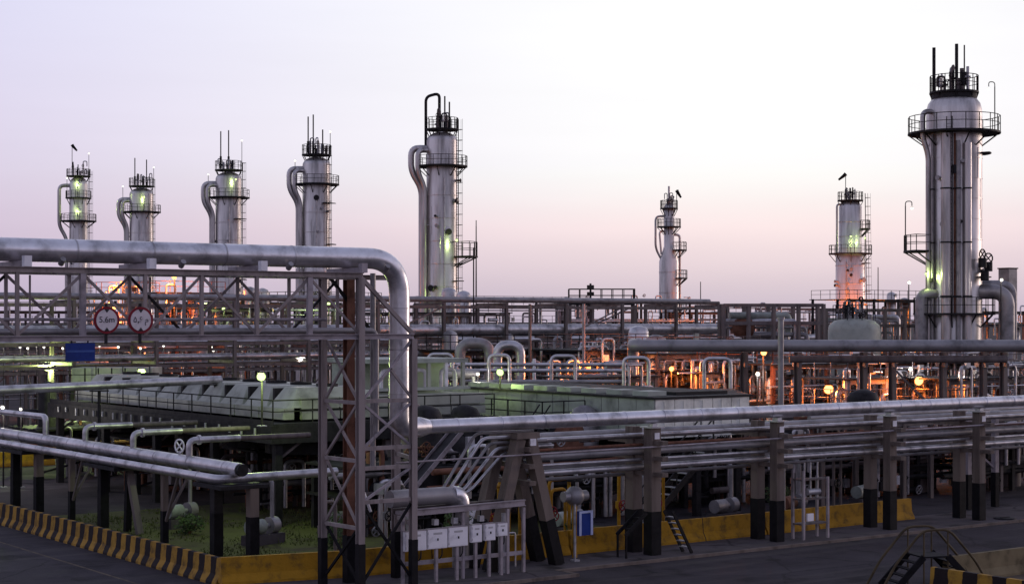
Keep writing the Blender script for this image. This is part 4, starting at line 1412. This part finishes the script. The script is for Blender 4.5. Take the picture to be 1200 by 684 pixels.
# domed vessel left of the big tower
cx, cy = at(1001, 138)
t = thing('domed_vessel', 'squat pale domed vessel with pipework on top before stepped tower', 'vessel', (cx, cy, 0))
MB().lathe([(2.1, 0), (2.1, 8.2), (2.0, 8.6), (1.6, 8.95), (.9, 9.1), (.02, 9.15)], cx, cy, 36).build('shell', PALE, t)
MB().ring(cx, cy, 7.0, 7.12, 2.1, 2.18, 36).build('band', PALE, t)
top_gear(t, cx, cy, 2.8, 9.0, 12, .8)
top_gear(t, cx, cy, 2.2, 9.0, 13, .7)
rail_on(t, [V(cx, cy, 9.0) + dirs(a) * 1.7 for a in range(0, 361, 40)], 1.2, 1.2, DARK, .03)
# ================================================================== racks and process blocks in the middle distance
def steel_rack(label, x0, x1, y0, y1, levels, step, m, top_frame=True, cw=.22, group=None, zcol=None, brace=True):
    t = thing('steel_rack', label, 'pipe rack', (x0, y0, 0), group)
    k = max(1, round((x1 - x0) / step))
    for i in range(k + 1):
        x = x0 + (x1 - x0) * i / k
        for y in (y0, y1):
            MB().ibeam((x, y, 0), (x, y, zcol or levels[-1]), cw, cw).build('column', m, t)
        for z in levels:
            MB().beam((x, y0, z - .1), (x, y1, z - .1), .16, .2).build('cross_beam', m, t)
    for z in levels:
        for y in (y0, y1):
            MB().beam((x0, y, z - .32), (x1, y, z - .32), .14, .2).build('long_beam', m, t)
    if brace:
        for i in range(0, k, 3):
            xa, xb = x0 + (x1 - x0) * i / k, x0 + (x1 - x0) * (i + 1) / k
            MB().beam((xa, y0 - .02, levels[-2] if len(levels) > 1 else .3), (xb, y0 - .02, levels[-1] - .3), .09).build('brace', m, t)
    return t


def module(label, px, dist, w, d, levels, seed, m=None, risers=8, vessels=2, cat='process block', rails=True, loops=3, mats=None):
    """open steel block with decks, vessels and pipework, faces along the plant grid"""
    m = m or PRIMER
    cx, cy = at(px, dist)
    rr = random.Random(seed)
    t = thing('process_block', label, cat, (cx, cy, 0))
    x0, x1, y0, y1 = cx - w / 2, cx + w / 2, cy - d / 2, cy + d / 2
    nx = max(1, round(w / 4.5))
    for i in range(nx + 1):
        x = x0 + w * i / nx
        for y in (y0, y1):
            MB().beam((x, y, 0), (x, y, levels[-1]), .24).build('column', m, t)
    for z in levels:
        MB().box(x0 - .3, y0 - .3, z - .14, x1 + .3, y1 + .3, z - .04).build('deck', DARK, t)
        MB().beam((x0, y0 - .02, z - .3), (x1, y0 - .02, z - .3), .14, .25).build('deck_beam', m, t)
        if rails:
            rail_on(t, [(x0 - .25, y1, z), (x0 - .25, y0 - .25, z), (x1 + .25, y0 - .25, z)], 1.05, 1.5, m, .03)
    for i in range(nx):
        xa, xb = x0 + w * i / nx, x0 + w * (i + 1) / nx
        if i % 2 == 0:
            MB().beam((xa, y0 - .05, .4), (xb, y0 - .05, levels[0] - .3), .1).build('brace', m, t)
    mats = mats or [CLAD, CLADD, SHELL, GALV]
    for i in range(vessels):
        x, y = rr.uniform(x0 + .8, x1 - .8), rr.uniform(y0 + .5, y1 - .5)
        z = rr.choice([0] + list(levels[:-1])) if len(levels) > 1 else 0
        r = rr.uniform(.45, .85)
        h = rr.uniform(2.2, 3.6)
        MB().lathe([(r, z), (r, z + h), (r * .8, z + h + .3), (r * .3, z + h + .45), (.02, z + h + .48)], x, y, 18).build('vessel', rr.choice(mats), t)
    for i in range(risers):
        x, y = rr.uniform(x0, x1), rr.uniform(y0 - .3, y1)
        z1 = rr.uniform(levels[0], levels[-1] + .8)
        x2 = min(x1, max(x0, x + rr.uniform(-2.5, 2.5)))
        r = rr.choice([.06, .08, .12, .18])
        MB().tube(rounded([(x, y, 0), (x, y, z1), (x2, y, z1), (x2, y, z1 - rr.uniform(.8, 2.5))], .3, 3), r, 8).build('pipework', rr.choice(mats), t)
    for i in range(loops):
        y = y0 - .35
        x = rr.uniform(x0, x1 - 1)
        z = rr.choice(levels)
        MB().tube(rounded([(x, y, z - 1.5), (x, y, z + .7), (x + 1, y, z + .7), (x + 1, y, z - 1.5)], .3, 4), .1, 8).build('pipe_loop', CLAD, t)
    for i in range(12):
        x, y = rr.uniform(x0, x1), y0 - rr.uniform(.1, .5)
        z = rr.choice([0] + list(levels)) + rr.uniform(.2, .9)
        k_ = rr.random()
        if k_ < .4:
            MB().box(x - .18, y - .1, z - .2, x + .18, y + .1, z + .25).build('instrument_box', rr.choice([GALV, PALE, WHITE, DARK]), t)
        elif k_ < .75:
            MB().wheel((x, y, z), (0, 1, .2), .22, .03, 10).cyl((x, y, z), (x, y + .4, z), .05, n=6).build('hand_wheel', rr.choice([DARK, RUST, GALV]), t)
        else:
            MB().cyl((x - .5, y, z), (x + .6, y, z), rr.choice([.06, .1, .16]), n=8).build('spool', rr.choice(mats), t)
    for i in range(4):
        z = rr.uniform(.8, levels[-1])
        MB().cyl((x0 - rr.uniform(0, 2), y0 + rr.uniform(-.5, .5), z), (x1 + rr.uniform(0, 2), y0 + rr.uniform(-.5, .5), z), rr.choice([.06, .09, .14]), n=8).build('run_pipe', rr.choice(mats), t)
    return t, (cx, cy)


def U(label, px0, px1, dist, ytop, ybot, r, m=None, group=None, name='pipe_loop', wiggle=0.0):
    a, b = at(px0, dist), at(px1, dist + wiggle)
    z1, z0 = hz(ytop, dist), hz(ybot, dist)
    return pipe(name, label, [(a[0], a[1], z0), (a[0], a[1], z1), (b[0], b[1], z1), (b[0], b[1], z0)], r, m or CLAD, bend=max(.35, r * 2.2), n=12, group=group, cat='pipe loop')


# --- rack two, crossing the picture behind the coolers
RK = 105.0
steel_rack('long brown steel pipe rack crossing behind the air coolers', 30, 98, RK - .6, RK + 3.2, [6.3, 7.75, 10.3], 5.7, PRIMER)
pipe('rack_pipe', 'big pale pipe along the far rack, level with the horizon', [(24, RK, 8.25), (97.5, RK, 8.3)], 0.42, CLAD, seam=5.7, n=18)
for y, z, r, m, lab in ((RK + 1.2, 8.0, .22, CLADD, 'medium grey pipe behind the big pale pipe of far rack'),
                        (RK + 2.2, 8.1, .30, CLADD, 'thick grey pipe at the back of the far rack'),
                        (RK + .2, 6.55, .22, CLAD, 'bright pipe on the lower tier of the far rack'),
                        (RK + 1.4, 6.52, .18, CLADD, 'dull pipe on the lower tier of the far rack'),
                        (RK + .4, 10.45, .12, PRIMER, 'thin brown pipe on the top tier of the far rack'),
                        (RK + 1.6, 10.55, .22, CLADD, 'grey pipe on the top tier of the far rack')):
    pipe('rack_pipe', lab, [(24, y, z), (98, y, z)], r, m, n=12)

# railed platform on the far rack
a = at(667, 148); b = at(744, 148)
t = thing('railed_platform', 'dark railed platform perched above the far rack right of centre', 'platform', (a[0], a[1], 0))
zf = hz(354, 148)
c = [V(a[0], a[1], zf), V(b[0], b[1], zf), V(b[0], b[1], zf) + AWAY * 2, V(a[0], a[1], zf) + AWAY * 2]
MB().add([p - Z * .25 for p in c] + c, [(3, 2, 1, 0), (4, 5, 6, 7), (0, 1, 5, 4), (1, 2, 6, 5), (2, 3, 7, 6), (3, 0, 4, 7)]).build('floor', DARK, t)
rail_on(t, c + [c[0]], 1.15, 1.0, DARK, .035)
for p in c:
    MB().beam((p.x, p.y, 0), (p.x, p.y, zf - .25), .3).build('column', PRIMER, t)
MB().beam(c[0] - Z * 3, c[1] - Z * .3, .12).build('brace', PRIMER, t)
x, y = at(692, 147)
t = thing('flood_mast', 'dark slim mast standing before the railed platform', 'mast', (x, y, 0))
MB().cyl((x, y, 0), (x, y, hz(332, 147)), .09, n=8).build('pole', DARK, t)
for k in range(5):
    MB().box(x - .22, y - .22, hz(370 - 8 * k, 147), x + .22, y + .22, hz(366 - 8 * k, 147)).build('insulator', DARK, t)

# tall slim posts before the far rack
for px, y0_, y1_, d, lab, m in ((555, 290, 460, 128, 'tall slim mast left of centre beside the nearest slim tower', DARK),
                                (621, 356, 452, 112, 'slim brown post right of the wide pipe loops', PRIMER),
                                (684, 356, 450, 112, 'slim pale post under the railed platform', LILAC),
                                (626, 420, 455, 100, 'short white post on cooler roof right of the loops', WHITE)):
    x, y = at(px, d)
    t = thing('steel_post', lab, 'post', (x, y, 0))
    MB().cyl((x, y, 0), (x, y, hz(y0_, d)), .1 if d < 120 else .05, n=8).build('shaft', m, t)
    MB().box(x - .2, y - .2, 0, x + .2, y + .2, .05).build('base_plate', DARK, t)
x, y = at(915, 92)
t = thing('steel_post', 'tall pale grey pipe post standing up before the large grey pipe', 'post', (x, y, 0))
MB().cyl((x, y, 0), (x, y, hz(374, 92)), .16, n=12).build('shaft', CLADD, t)
MB().cyl((x, y, hz(374, 92)), (x, y, hz(374, 92) + .12), .22, n=12).build('cap', CLADD, t)
for px, d in ((281 + 748, 240), (821, 260), (558, 200)):
    x, y = at(px, d)
    t = thing('thin_mast', 'far thin mast on the skyline at ' + {1029: 'right, beside the stepped tower', 821: 'the right of the small distant tower', 558: 'the foot of the nearest slim tower'}[px], 'mast', (x, y, 0))
    MB().cyl((x, y, 0), (x, y, hz({1029: 313, 821: 330, 558: 265}[px], d)), .12, .06, n=6).build('pole', DARK, t)
    MB().box(x - .3, y - .3, 0, x + .3, y + .3, .1).build('foot', DARK, t)

# pipe loops above the coolers
U('left one of two wide grey pipe loops near the picture centre', 539, 574, 112, 402, 450, .36, CLADD, 'wide grey pipe loops')
U('right one of two wide pale pipe loops near the picture centre', 583, 610, 108, 404, 450, .30, CLAD, 'wide grey pipe loops')
for p0, p1, yt, yb, d, lab in ((502, 530, 415, 445, 95, 'small silver pipe loop left of the wide loops'), (573, 597, 416, 448, 92, 'small silver pipe loop before the wide loops'),
                               (646, 674, 417, 455, 94, 'small silver pipe loop left of centre post'), (731, 760, 419, 452, 90, 'small silver pipe loop under the large pipe end'),
                               (825, 856, 420, 455, 88, 'small silver pipe loop left of the orange lights')):
    U(lab, p0, p1, d, yt, yb, .10, CLAD, 'small silver loops above the coolers')
for i, (py, d, m, lab) in enumerate(((427, 100, CLAD, 'upper of two bright thin pipes behind the small loops'), (434, 98, CLAD, 'lower of two bright thin pipes behind the small loops'),
                                     (447, 93, CLADD, 'dull pipe along the base of the small loops'))):
    a, b = at(540, d), at(735, d)
    pipe('header_pipe', lab, [(a[0], a[1], hz(py, d)), (b[0], b[1], hz(py, d))], .11, m)
a, b = at(486, 92), at(562, 92)
pipe('header_pipe', 'thick grey header pipe right of the bridge legs', [(a[0], a[1], hz(438, 92)), (b[0], b[1], hz(438, 92))], .28, CLADD, n=14)
for i, px in enumerate((494, 512, 534, 555)):
    x, y = at(px, 91.6)
    t = thing('header_support', 'pale short leg under the thick grey header, ' + ('leftmost', 'second from left', 'third from left', 'rightmost')[i], 'pipe support', (x, y, hz(470, 91.6)))
    MB().cyl((x, y, hz(468, 91.6)), (x, y, hz(441, 91.6)), .11, n=8).build('leg', PALE, t)
    MB().box(x - .22, y - .22, hz(470, 91.6), x + .22, y + .22, hz(468, 91.6)).build('foot', PALE, t)
t = thing('equipment_deck', 'dark deck carrying the small loops above the coolers', 'platform', (*at(640, 94), 0))
a, b = V(*at(484, 93), 0), V(*at(880, 93), 0)
zd = hz(462, 93)
c = [a, b, b + AWAY * 8, a + AWAY * 8]
MB().add([p + Z * (zd - .3) for p in c] + [p + Z * zd for p in c], [(3, 2, 1, 0), (4, 5, 6, 7), (0, 1, 5, 4), (1, 2, 6, 5), (2, 3, 7, 6), (3, 0, 4, 7)]).build('floor', DARK, t)
for k in range(7):
    for j in (0.3, 7.6):
        p = a + (b - a) * (k + .1) / 6.3 + AWAY * j
        MB().cyl(p, p + Z * (zd - .3), .14, n=8).build('column', DARK, t)

# large grey pipe at right with its smaller companion
a, b = at(742, 100), at(1260, 101)
d0 = at(742, 108)
pipe('large_pipe', 'large smooth grey pipe across the right half, below the horizon', [(d0[0], d0[1], 4.5), (d0[0], d0[1], 7.5), (a[0], a[1], 7.5), (b[0], b[1], 7.48)], .36, CLADD, bend=.9, seam=0, n=20)
a, b = at(925, 101), at(1180, 101)
pipe('large_pipe', 'dark reddish pipe hung beneath the large grey pipe', [(a[0], a[1], 6.7), (b[0], b[1], 6.7)], .22, PRIMER, n=14)
t = thing('trestle', 'row of brown columns under the large grey pipe', 'pipe support', (*at(960, 101), 0))
for px in (872, 935, 1012, 1046, 1105, 1152, 1176):
    x, y = at(px, 101.5)
    MB().ibeam((x, y, 0), (x, y, 7.1), .34, .34).build('column', PRIMER, t)
    MB().beam(V(x, y, 6.35) - AWAY * .9, V(x, y, 6.35) + AWAY * 1.6, .16, .24).build('cross_beam', PRIMER, t)
p, q = V(*at(1046, 101), 6.2), V(*at(1105, 101), 3.2)
MB().beam(p, q, .12).build('brace', PRIMER, t)

# frame with pipes right of centre
for (p0, p1, yt, yb, d, lab, sd_) in ((848, 965, 356, 398, 128, 'long boxy brown frame with pipes right of centre', 21), (968, 1060, 362, 398, 150, 'low brown frame behind the domed vessel', 22)):
    a, b = V(*at(p0, d), 0), V(*at(p1, d), 0)
    t = thing('pipe_gallery', lab, 'pipe gallery', a)
    zt_, zb_ = hz(yt, d), hz(yb, d)
    nn = 4
    for k in range(nn + 1):
        for j in (0, 2.5):
            p = a + (b - a) * k / nn + AWAY * j
            MB().beam(p, p + Z * zt_, .24).build('column', PRIMER, t)
    for j in (0, 2.5):
        for z in (zt_, (zt_ + zb_) / 2, zb_):
            MB().beam(a + AWAY * j + Z * (z - .1), b + AWAY * j + Z * (z - .1), .2, .26).build('long_beam', PRIMER, t)
    rr = random.Random(sd_)
    for k in range(6):
        z = rr.uniform(zb_, zt_ - .4)
        o1, o2 = rr.uniform(0, .3), rr.uniform(.6, 1)
        p, q = a + (b - a) * o1 + AWAY * rr.uniform(.4, 2.2), a + (b - a) * o2 + AWAY * rr.uniform(.4, 2.2)
        MB().tube(rounded([p + Z * z, V(q.x, q.y, z), V(q.x, q.y, z - 1.6)], .3), rr.choice([.1, .18, .28]), 10).build('pipework', rr.choice([CLAD, CLADD, SHELL, GREENP]), t)
    MB().lathe([(.02, zb_ + .1), (.7, zb_ + .3), (.9, zb_ + .9), (.7, zb_ + 1.5), (.02, zb_ + 1.7)], *(a + (b - a) * .22 + AWAY * 1.2)[:2], 16).build('drum', RUST, t)

# process blocks behind: left (orange lit), centre, right (orange lit)
def spots(t, lst):
    for (x, y, z, kind, w, s_) in lst:
        k = AHEAD * (s_ * .8)
        MB().cyl((x + k.x, y + k.y, 0), (x + k.x, y + k.y, z + .05), .06, n=6).build('lamp_pole', DARK, t)
        lamp_parts(t, (x, y, z), kind, w, s_)


t, (cx, cy) = module('tall open steel block with orange lamp behind the left sign', 140, 168, 5.5, 5, [5.2, 8.6, 11.6], 31, RUST, 12, 3)
spots(t, [(*at(143, 164.5), hz(332, 164.5), 'o', 1700, .32), (*at(134, 164.3), hz(360, 164.3), 'o', 1500, .3)])
t, (cx, cy) = module('tall open steel block with orange lamp right of the signs', 210, 172, 7, 5, [5.2, 8.6, 11.8], 32, RUST, 12, 3)
spots(t, [(*at(204, 168), hz(325, 168), 'o', 1700, .32), (*at(203, 168), hz(357, 168), 'o', 1040, .24)])
t, (cx, cy) = module('low crowded pipework block at the far left under the bridge', 25, 150, 14, 6, [4.6, 7.4], 33, PRIMER, 16, 3)
t, (cx, cy) = module('low crowded pipework block with orange lamp below the signs', 165, 148, 12, 6, [4.6, 7.2], 34, RUST, 16, 3)
spots(t, [(*at(174, 143.5), hz(418, 143.5), 'o', 1040, .26)])
t, (cx, cy) = module('yellow-lit steel block seen through the bridge truss', 262, 165, 8, 6, [5.2, 8.4, 10.2], 35, PRIMER, 14, 4)
spots(t, [(*at(262, 160), hz(362, 160), 'g', 260, .22), (*at(250, 160), hz(410, 160), 'w', 160, .22)])
t, (cx, cy) = module('steel block seen just left of the big descending pipe', 372, 165, 10, 6, [5.2, 8.4, 10.6], 36, PRIMER, 16, 3)
spots(t, [(*at(385, 160), hz(356, 160), 'g', 260, .22)])
t, (cx, cy) = module('crowded pipework block at the foot of nearest slim tower', 505, 170, 14, 7, [4.8, 8.2, 9.8], 37, PRIMER, 22, 4)
t, (cx, cy) = module('dark pipework block beneath the far rack at centre', 620, 128, 16, 6, [4.6, 6.9], 38, DARK, 22, 4)
t, (cx, cy) = module('dark pipework block beneath the railed platform', 720, 122, 10, 6, [4.6, 7.0], 39, PRIMER, 18, 3)
spots(t, [(*at(700, 114), hz(427, 114), 'o', 600, .12)])
t, (cx, cy) = module('pipework block behind the small loops with amber lamp', 795, 120, 9, 6, [4.6, 6.8], 40, PRIMER, 18, 4)
spots(t, [(*at(787, 112), hz(432, 112), 'o', 1200, .24)])
t, (cx, cy) = module('orange-lit pipework block behind tall pale post', 955, 118, 15, 7, [3.6, 6.2], 41, RUST, 30, 6)
spots(t, [(*at(971, 108), hz(456, 108), 'o', 700, .44), (*at(895, 109), hz(413, 109), 'o', 700, .28), (*at(888, 109), hz(438, 109), 'w', 220, .2)])
t, (cx, cy) = module('orange-lit pipework block under the biggest tower', 1070, 122, 13, 7, [3.6, 6.2], 42, RUST, 30, 6)
spots(t, [(*at(1077, 108), hz(446, 108), 'o', 700, .44), (*at(1067, 109), hz(432, 109), 'w', 240, .2)])
t, (cx, cy) = module('dim pipework block at the right frame edge', 1170, 118, 9, 7, [3.6, 6.2], 43, PRIMER, 22, 5)

GREY = [CLAD, GALV, SHELL, CLADD, CLAD]
for i, (px, d, w, lab) in enumerate(((498, 106, 5, 'grey valve and pipe skid right of the descending pipe'), (655, 116, 6, 'grey valve and pipe skid behind the small loops at centre'),
                                     (700, 106, 6, 'grey valve and pipe skid under the railed platform'), (765, 118, 5, 'grey valve and pipe skid beside the large pipe end'), (838, 116, 6, 'grey valve and pipe skid left of the tall pale post'),
                                     (1010, 110, 7, 'grey valve and pipe skid between the two orange lamps'), (1125, 110, 7, 'grey valve and pipe skid right of the orange lamps'))):
    module(lab, px, d, w, 4, [4.2, 5.6] if px < 900 else [3.6, 5.4], 120 + i, LILAC if i % 2 else PRIMER, 18, 0, loops=4, mats=GREY, rails=px > 900)
# far clutter on the skyline
far = [(20, 'at the far left'), (195, 'behind the second tower'), (310, 'between third and fourth towers'), (440, 'left of the nearest slim tower'), (590, 'right of the nearest slim tower'),
       (720, 'left of the small distant tower'), (840, 'right of the small distant tower'), (930, 'left of the stepped tower'), (1045, 'left of the biggest tower'), (1190, 'at the far right')]
for i, (px, wh) in enumerate(far):
    d = 215 + 17 * (i % 4)
    module('distant low process block on the skyline ' + wh, px, d, 22, 6, [5, 8.5, 10.2 + (i % 3) * .7], 60 + i, (PRIMER, LILAC, DARK)[i % 3], 14, 4, rails=(i % 2 == 0))

# far rack three with the row of small white lamps
steel_rack('distant lower pipe rack behind the left process blocks', 40, 135, 128, 131, [5.2, 6.9], 8, PRIMER, brace=False)
for y, z, r, m, lab in ((128.4, 7.15, .25, CLAD, 'front pipe on the distant lower rack'), (129.6, 7.1, .2, CLADD, 'middle pipe on the distant lower rack'),
                        (130.6, 7.2, .3, CLADD, 'rear thick pipe on the distant lower rack'), (128.6, 5.45, .2, CLADD, 'low front pipe on the distant lower rack')):
    pipe('rack_pipe', lab, [(38, y, z), (136, y, z)], r, m, n=10)
wl_px = [4, 24, 33, 43, 52, 74, 117, 139, 165, 192, 248, 352]
names = ['first from the left edge', 'second from the left edge', 'third from the left edge', 'fourth from the left edge', 'fifth from the left edge', 'just left of the blue sign', 'just right of the blue sign',
         'second right of the blue sign', 'third right of the blue sign', 'fourth right of the blue sign', 'right of the orange glow', 'left of the bridge legs']
for i, px in enumerate(wl_px):
    d = 120
    x, y = at(px, d)
    pole_lamp('small white lamp in the row under the bridge, ' + names[i], x, y, hz(405 + (i % 3) * 1.5 + (14 if i == 11 else 0), d), 'w', 45, .13, 0, 'small white lamps in a row', .04)

# green-white floodlights near the coolers
for px, py, d, lab, s_, w, b_ in ((57, 431, 112, 'green-white floodlight at left above the long pale pipe', .3, 1500, 0), (167, 436, 98, 'green-white floodlight over the pale cabin', .3, 1500, 0),
                              (307, 441, 72.5, 'green-white floodlight on a post among the cooler hoods', .26, 420, 4.5), (586, 436, 86, 'green-white floodlight before the wide pipe loops', .26, 160, 4),
                              (560, 438, 91, 'small white floodlight left of the wide pipe loops', .14, 60, 4), (353, 421, 90, 'small white floodlight above the manifold roof', .12, 120, 7),
                              (4, 477, 92, 'white lamp at the left edge behind the rack', .16, 120, 0), (25, 479, 92, 'smaller white lamp near the left edge behind rack', .12, 90, 0)):
    x, y = at(px, d)
    pole_lamp(lab, x, y, hz(py, d), 'g' if s_ > .2 else 'w', w, s_, b_)

# pale cabin
x, y = at(122, 102)
t = thing('cabin', 'long pale grey cabin with dark guard rail behind the air cooler', 'cabin', (x, y, 0))
a, b = V(*at(84, 104), 0), V(*at(178, 104), 0)
z0, z1 = hz(449, 104), hz(431, 104)
c = [a, b, b + AWAY * 3, a + AWAY * 3]
MB().add([p + Z * z0 for p in c] + [p + Z * z1 for p in c], [(3, 2, 1, 0), (4, 5, 6, 7), (0, 1, 5, 4), (1, 2, 6, 5), (2, 3, 7, 6), (3, 0, 4, 7)]).build('body', PALE, t)
for p in c:
    MB().beam(V(p.x, p.y, 0), V(p.x, p.y, z0), .25).build('leg', DARK, t)
for k in range(1, 6):
    p = a + (b - a) * k / 6 - AWAY * .03
    MB().beam(p + Z * z0, p + Z * z1, .06).build('panel_joint', DARK, t)
rail_on(t, [a - AWAY * .6 + Z * z0, b - AWAY * .6 + Z * z0], 1.05, 1.4, DARK, .03)
MB().beam(a - AWAY * .35 + Z * (z0 - .08), b - AWAY * .35 + Z * (z0 - .08), .7, .1).build('walkway', DARK, t)

# ------------------------------------------------------------------ equipment under the racks
LOW = [PRIMER, DARK, CLADD, RUST, DARK]  # dark palette; skids added to darken the space under the racks
for i, (px, d, w, lab) in enumerate(((815, 85, 5, 'dim low pipework skid behind the dark stairs'), (925, 88, 7, 'dim low pipework skid behind the equipment stand'), (1040, 90, 7, 'dim low pipework skid between third and fourth columns'),
                                     (1150, 92, 8, 'dim low pipework skid behind the fourth columns'), (660, 79, 5, 'dim low pipework skid behind the call point'), (560, 76, 5, 'dim low pipework skid behind the A-frame'),
                                     (455, 74, 5, 'dim low pipework skid behind the bridge legs'), (345, 84, 6, 'dim low pipework skid under the cooler corner'), (215, 92, 7, 'dim low pipework skid under the cooler middle'), (110, 100, 8, 'dim low pipework skid under the cooler far end'))):
    module(lab, px, d, w, 4, [1.6, 2.9], 80 + i, DARK, 16, 3, rails=False, loops=2, mats=LOW)
t = steel_rack('second low brown rack parallel behind the front rack', 57, 90, 54.5, 57.5, [3.2, 4.4], 5.5, PRIMER, brace=False)
for y, z, r, m, lab in ((54.8, 4.55, .12, CLADD, 'front upper pipe on the second low rack'), (55.6, 4.6, .2, RUST, 'rust-brown upper pipe on the second low rack'), (56.6, 4.55, .16, CLADD, 'rear upper pipe on the second low rack'),
                        (54.9, 3.4, .15, PRIMER, 'front lower pipe on the second low rack'), (56.0, 3.38, .12, CLADD, 'rear lower pipe on the second low rack')):
    pipe('rack_pipe', lab, [(56.5, y, z), (91, y, z)], r, m, n=10)


def pump(label, x, y, rot, m=None, s=1.0, group=None):
    t = thing('pump_set', label, 'pump', (x, y, 0), group)
    d = V(math.cos(rot), math.sin(rot), 0)
    n_ = V(-d.y, d.x, 0)
    c = V(x, y, 0)
    MB().beam(c - d * .9 * s + Z * .2, c + d * .9 * s + Z * .2, .7 * s, .4).build('plinth', PAVE, t)
    MB().cyl(c - d * .8 * s + Z * .72 * s, c - d * .05 * s + Z * .72 * s, .3 * s, n=16).build('motor', m or GREENP, t)
    MB().cyl(c - d * .05 * s + Z * .72 * s, c + d * .3 * s + Z * .72 * s, .1 * s, n=10).build('coupling', GALV, t)
    MB().cyl(c + d * .3 * s + Z * .72 * s, c + d * .7 * s + Z * .72 * s, .34 * s, n=16).build('casing', CLADD, t)
    MB().tube(rounded([c + d * .5 * s + Z * .9 * s, c + d * .5 * s + Z * 2.6, c + d * .5 * s + n_ * 1.5 + Z * 2.6], .3), .09 * s, 8).build('discharge_pipe', CLADD, t)


pump('green-grey pump set under the left rack nearer the corner', 32.3, 61.5, .3)
pump('green-grey pump set under the left rack nearer the left edge', 32.0, 68.5, .3)
pump('pump set on the lawn under the left air cooler', 36.5, 62.0, .1, CLADD)
pump('pump set behind the nearest twin columns', 44.0, 56.5, .2)
pump('rust-brown pump set behind the third twin columns', 56.2, 55.5, .2, RUST)
pump('pump set right of the equipment stand in the dark', 52.6, 56.2, .2, CLADD)
pump('pump set behind the fourth twin columns', 62.5, 57, .3)
rr = random.Random(5)
lab_u = ['yellow', 'grey', 'silver', 'brown']
k = 0
for x, y, m, wh in ((37.6, 53.2, YELLOW, 'yellow gas riser right of the A-frame foot'), (38.6, 54.0, YELLOW, 'yellow gas riser behind the call point'), (40.6, 53.4, YELLOW, 'yellow gas riser left of nearest twin columns'),
                    (41.3, 54.2, YELLOW, 'second yellow gas riser left of nearest twin columns'), (43.9, 53.1, YELLOW, 'yellow gas riser right of nearest twin columns'), (45.6, 52.9, YELLOW, 'short yellow gas riser near the dark stairs'),
                    (33.8, 54.0, GALV, 'grey riser behind the bridge legs'), (35.0, 56.5, CLADD, 'silver riser under the cooler near the bridge legs'), (31.6, 55.6, PRIMER, 'brown riser left of the bridge legs'),
                    (47.6, 56.0, CLADD, 'silver riser under the second cooler'), (53.8, 54.2, CLADD, 'silver riser behind the equipment stand'), (58.3, 55.0, PRIMER, 'brown riser between third and fourth columns')):
    h = rr.uniform(2.2, 2.9)
    w = rr.uniform(.6, 1.2)
    t = pipe('riser', wh, [(x, y, 0), (x, y, h), (x + w, y + .2, h), (x + w, y + .2, 0)], .07, m, bend=.25, n=8)
    MB().wheel((x, y - .25, h * .55), (0, 1, 0), .2, .025, 10).cyl((x, y, h * .55), (x, y - .25, h * .55), .03, n=6).build('hand_wheel', RED if m is YELLOW else DARK, t)
    MB().cyl((x, y, h * .55 - .14), (x, y, h * .55 + .14), .14, n=8).build('valve_body', m, t)


def shrub(label, x, y, w, h, seed):
    r_ = random.Random(seed)
    t = thing('shrub', label, 'shrub', (x, y, 0))
    st = MB()
    for i in range(6):
        a = r_.uniform(0, 6.28)
        st.tube([(x, y, 0), (x + math.cos(a) * w * .2, y + math.sin(a) * w * .2, h * .4), (x + math.cos(a) * w * .4, y + math.sin(a) * w * .4, h * .8)], .025, 5, True, .01)
    st.build('stems', RUST, t)
    lf = MB()
    for i in range(420):
        a, b = r_.uniform(0, 6.28), r_.uniform(-1, 1)
        rad = r_.uniform(.55, 1.0) * (1 + .25 * math.sin(3 * a + seed))
        p = V(x + math.cos(a) * math.sqrt(1 - b * b) * w * .5 * rad, y + math.sin(a) * math.sqrt(1 - b * b) * w * .5 * rad, h * .55 + b * h * .45 * rad)
        u1 = V(r_.uniform(-1, 1), r_.uniform(-1, 1), r_.uniform(-1, 1)).normalized() * .09
        v1 = u1.orthogonal().normalized() * .045
        lf.add([p - u1, p + v1, p + u1, p - v1], [(0, 1, 2, 3)])
    lf.build('leaves', LEAF, t)


for x, y, w, h, lab in ((33.2, 57.2, 1.3, 1.2, 'leafy green shrub on the lawn left of the bridge legs'), (31.2, 66.0, 1.2, .9, 'low green shrub on the lawn under the left rack'),
                        (34.6, 60.0, 1.1, 1.4, 'upright green shrub under the left air cooler corner'), (42.2, 53.6, 1.0, 1.1, 'green shrub behind the nearest twin columns'),
                        (38.4, 56.6, 1.4, 1.5, 'green shrub behind the call point'), (57.6, 57.8, 1.6, 1.2, 'dim green shrub behind the third twin columns')):
    shrub(lab, x, y, w, h, int(x * 7))
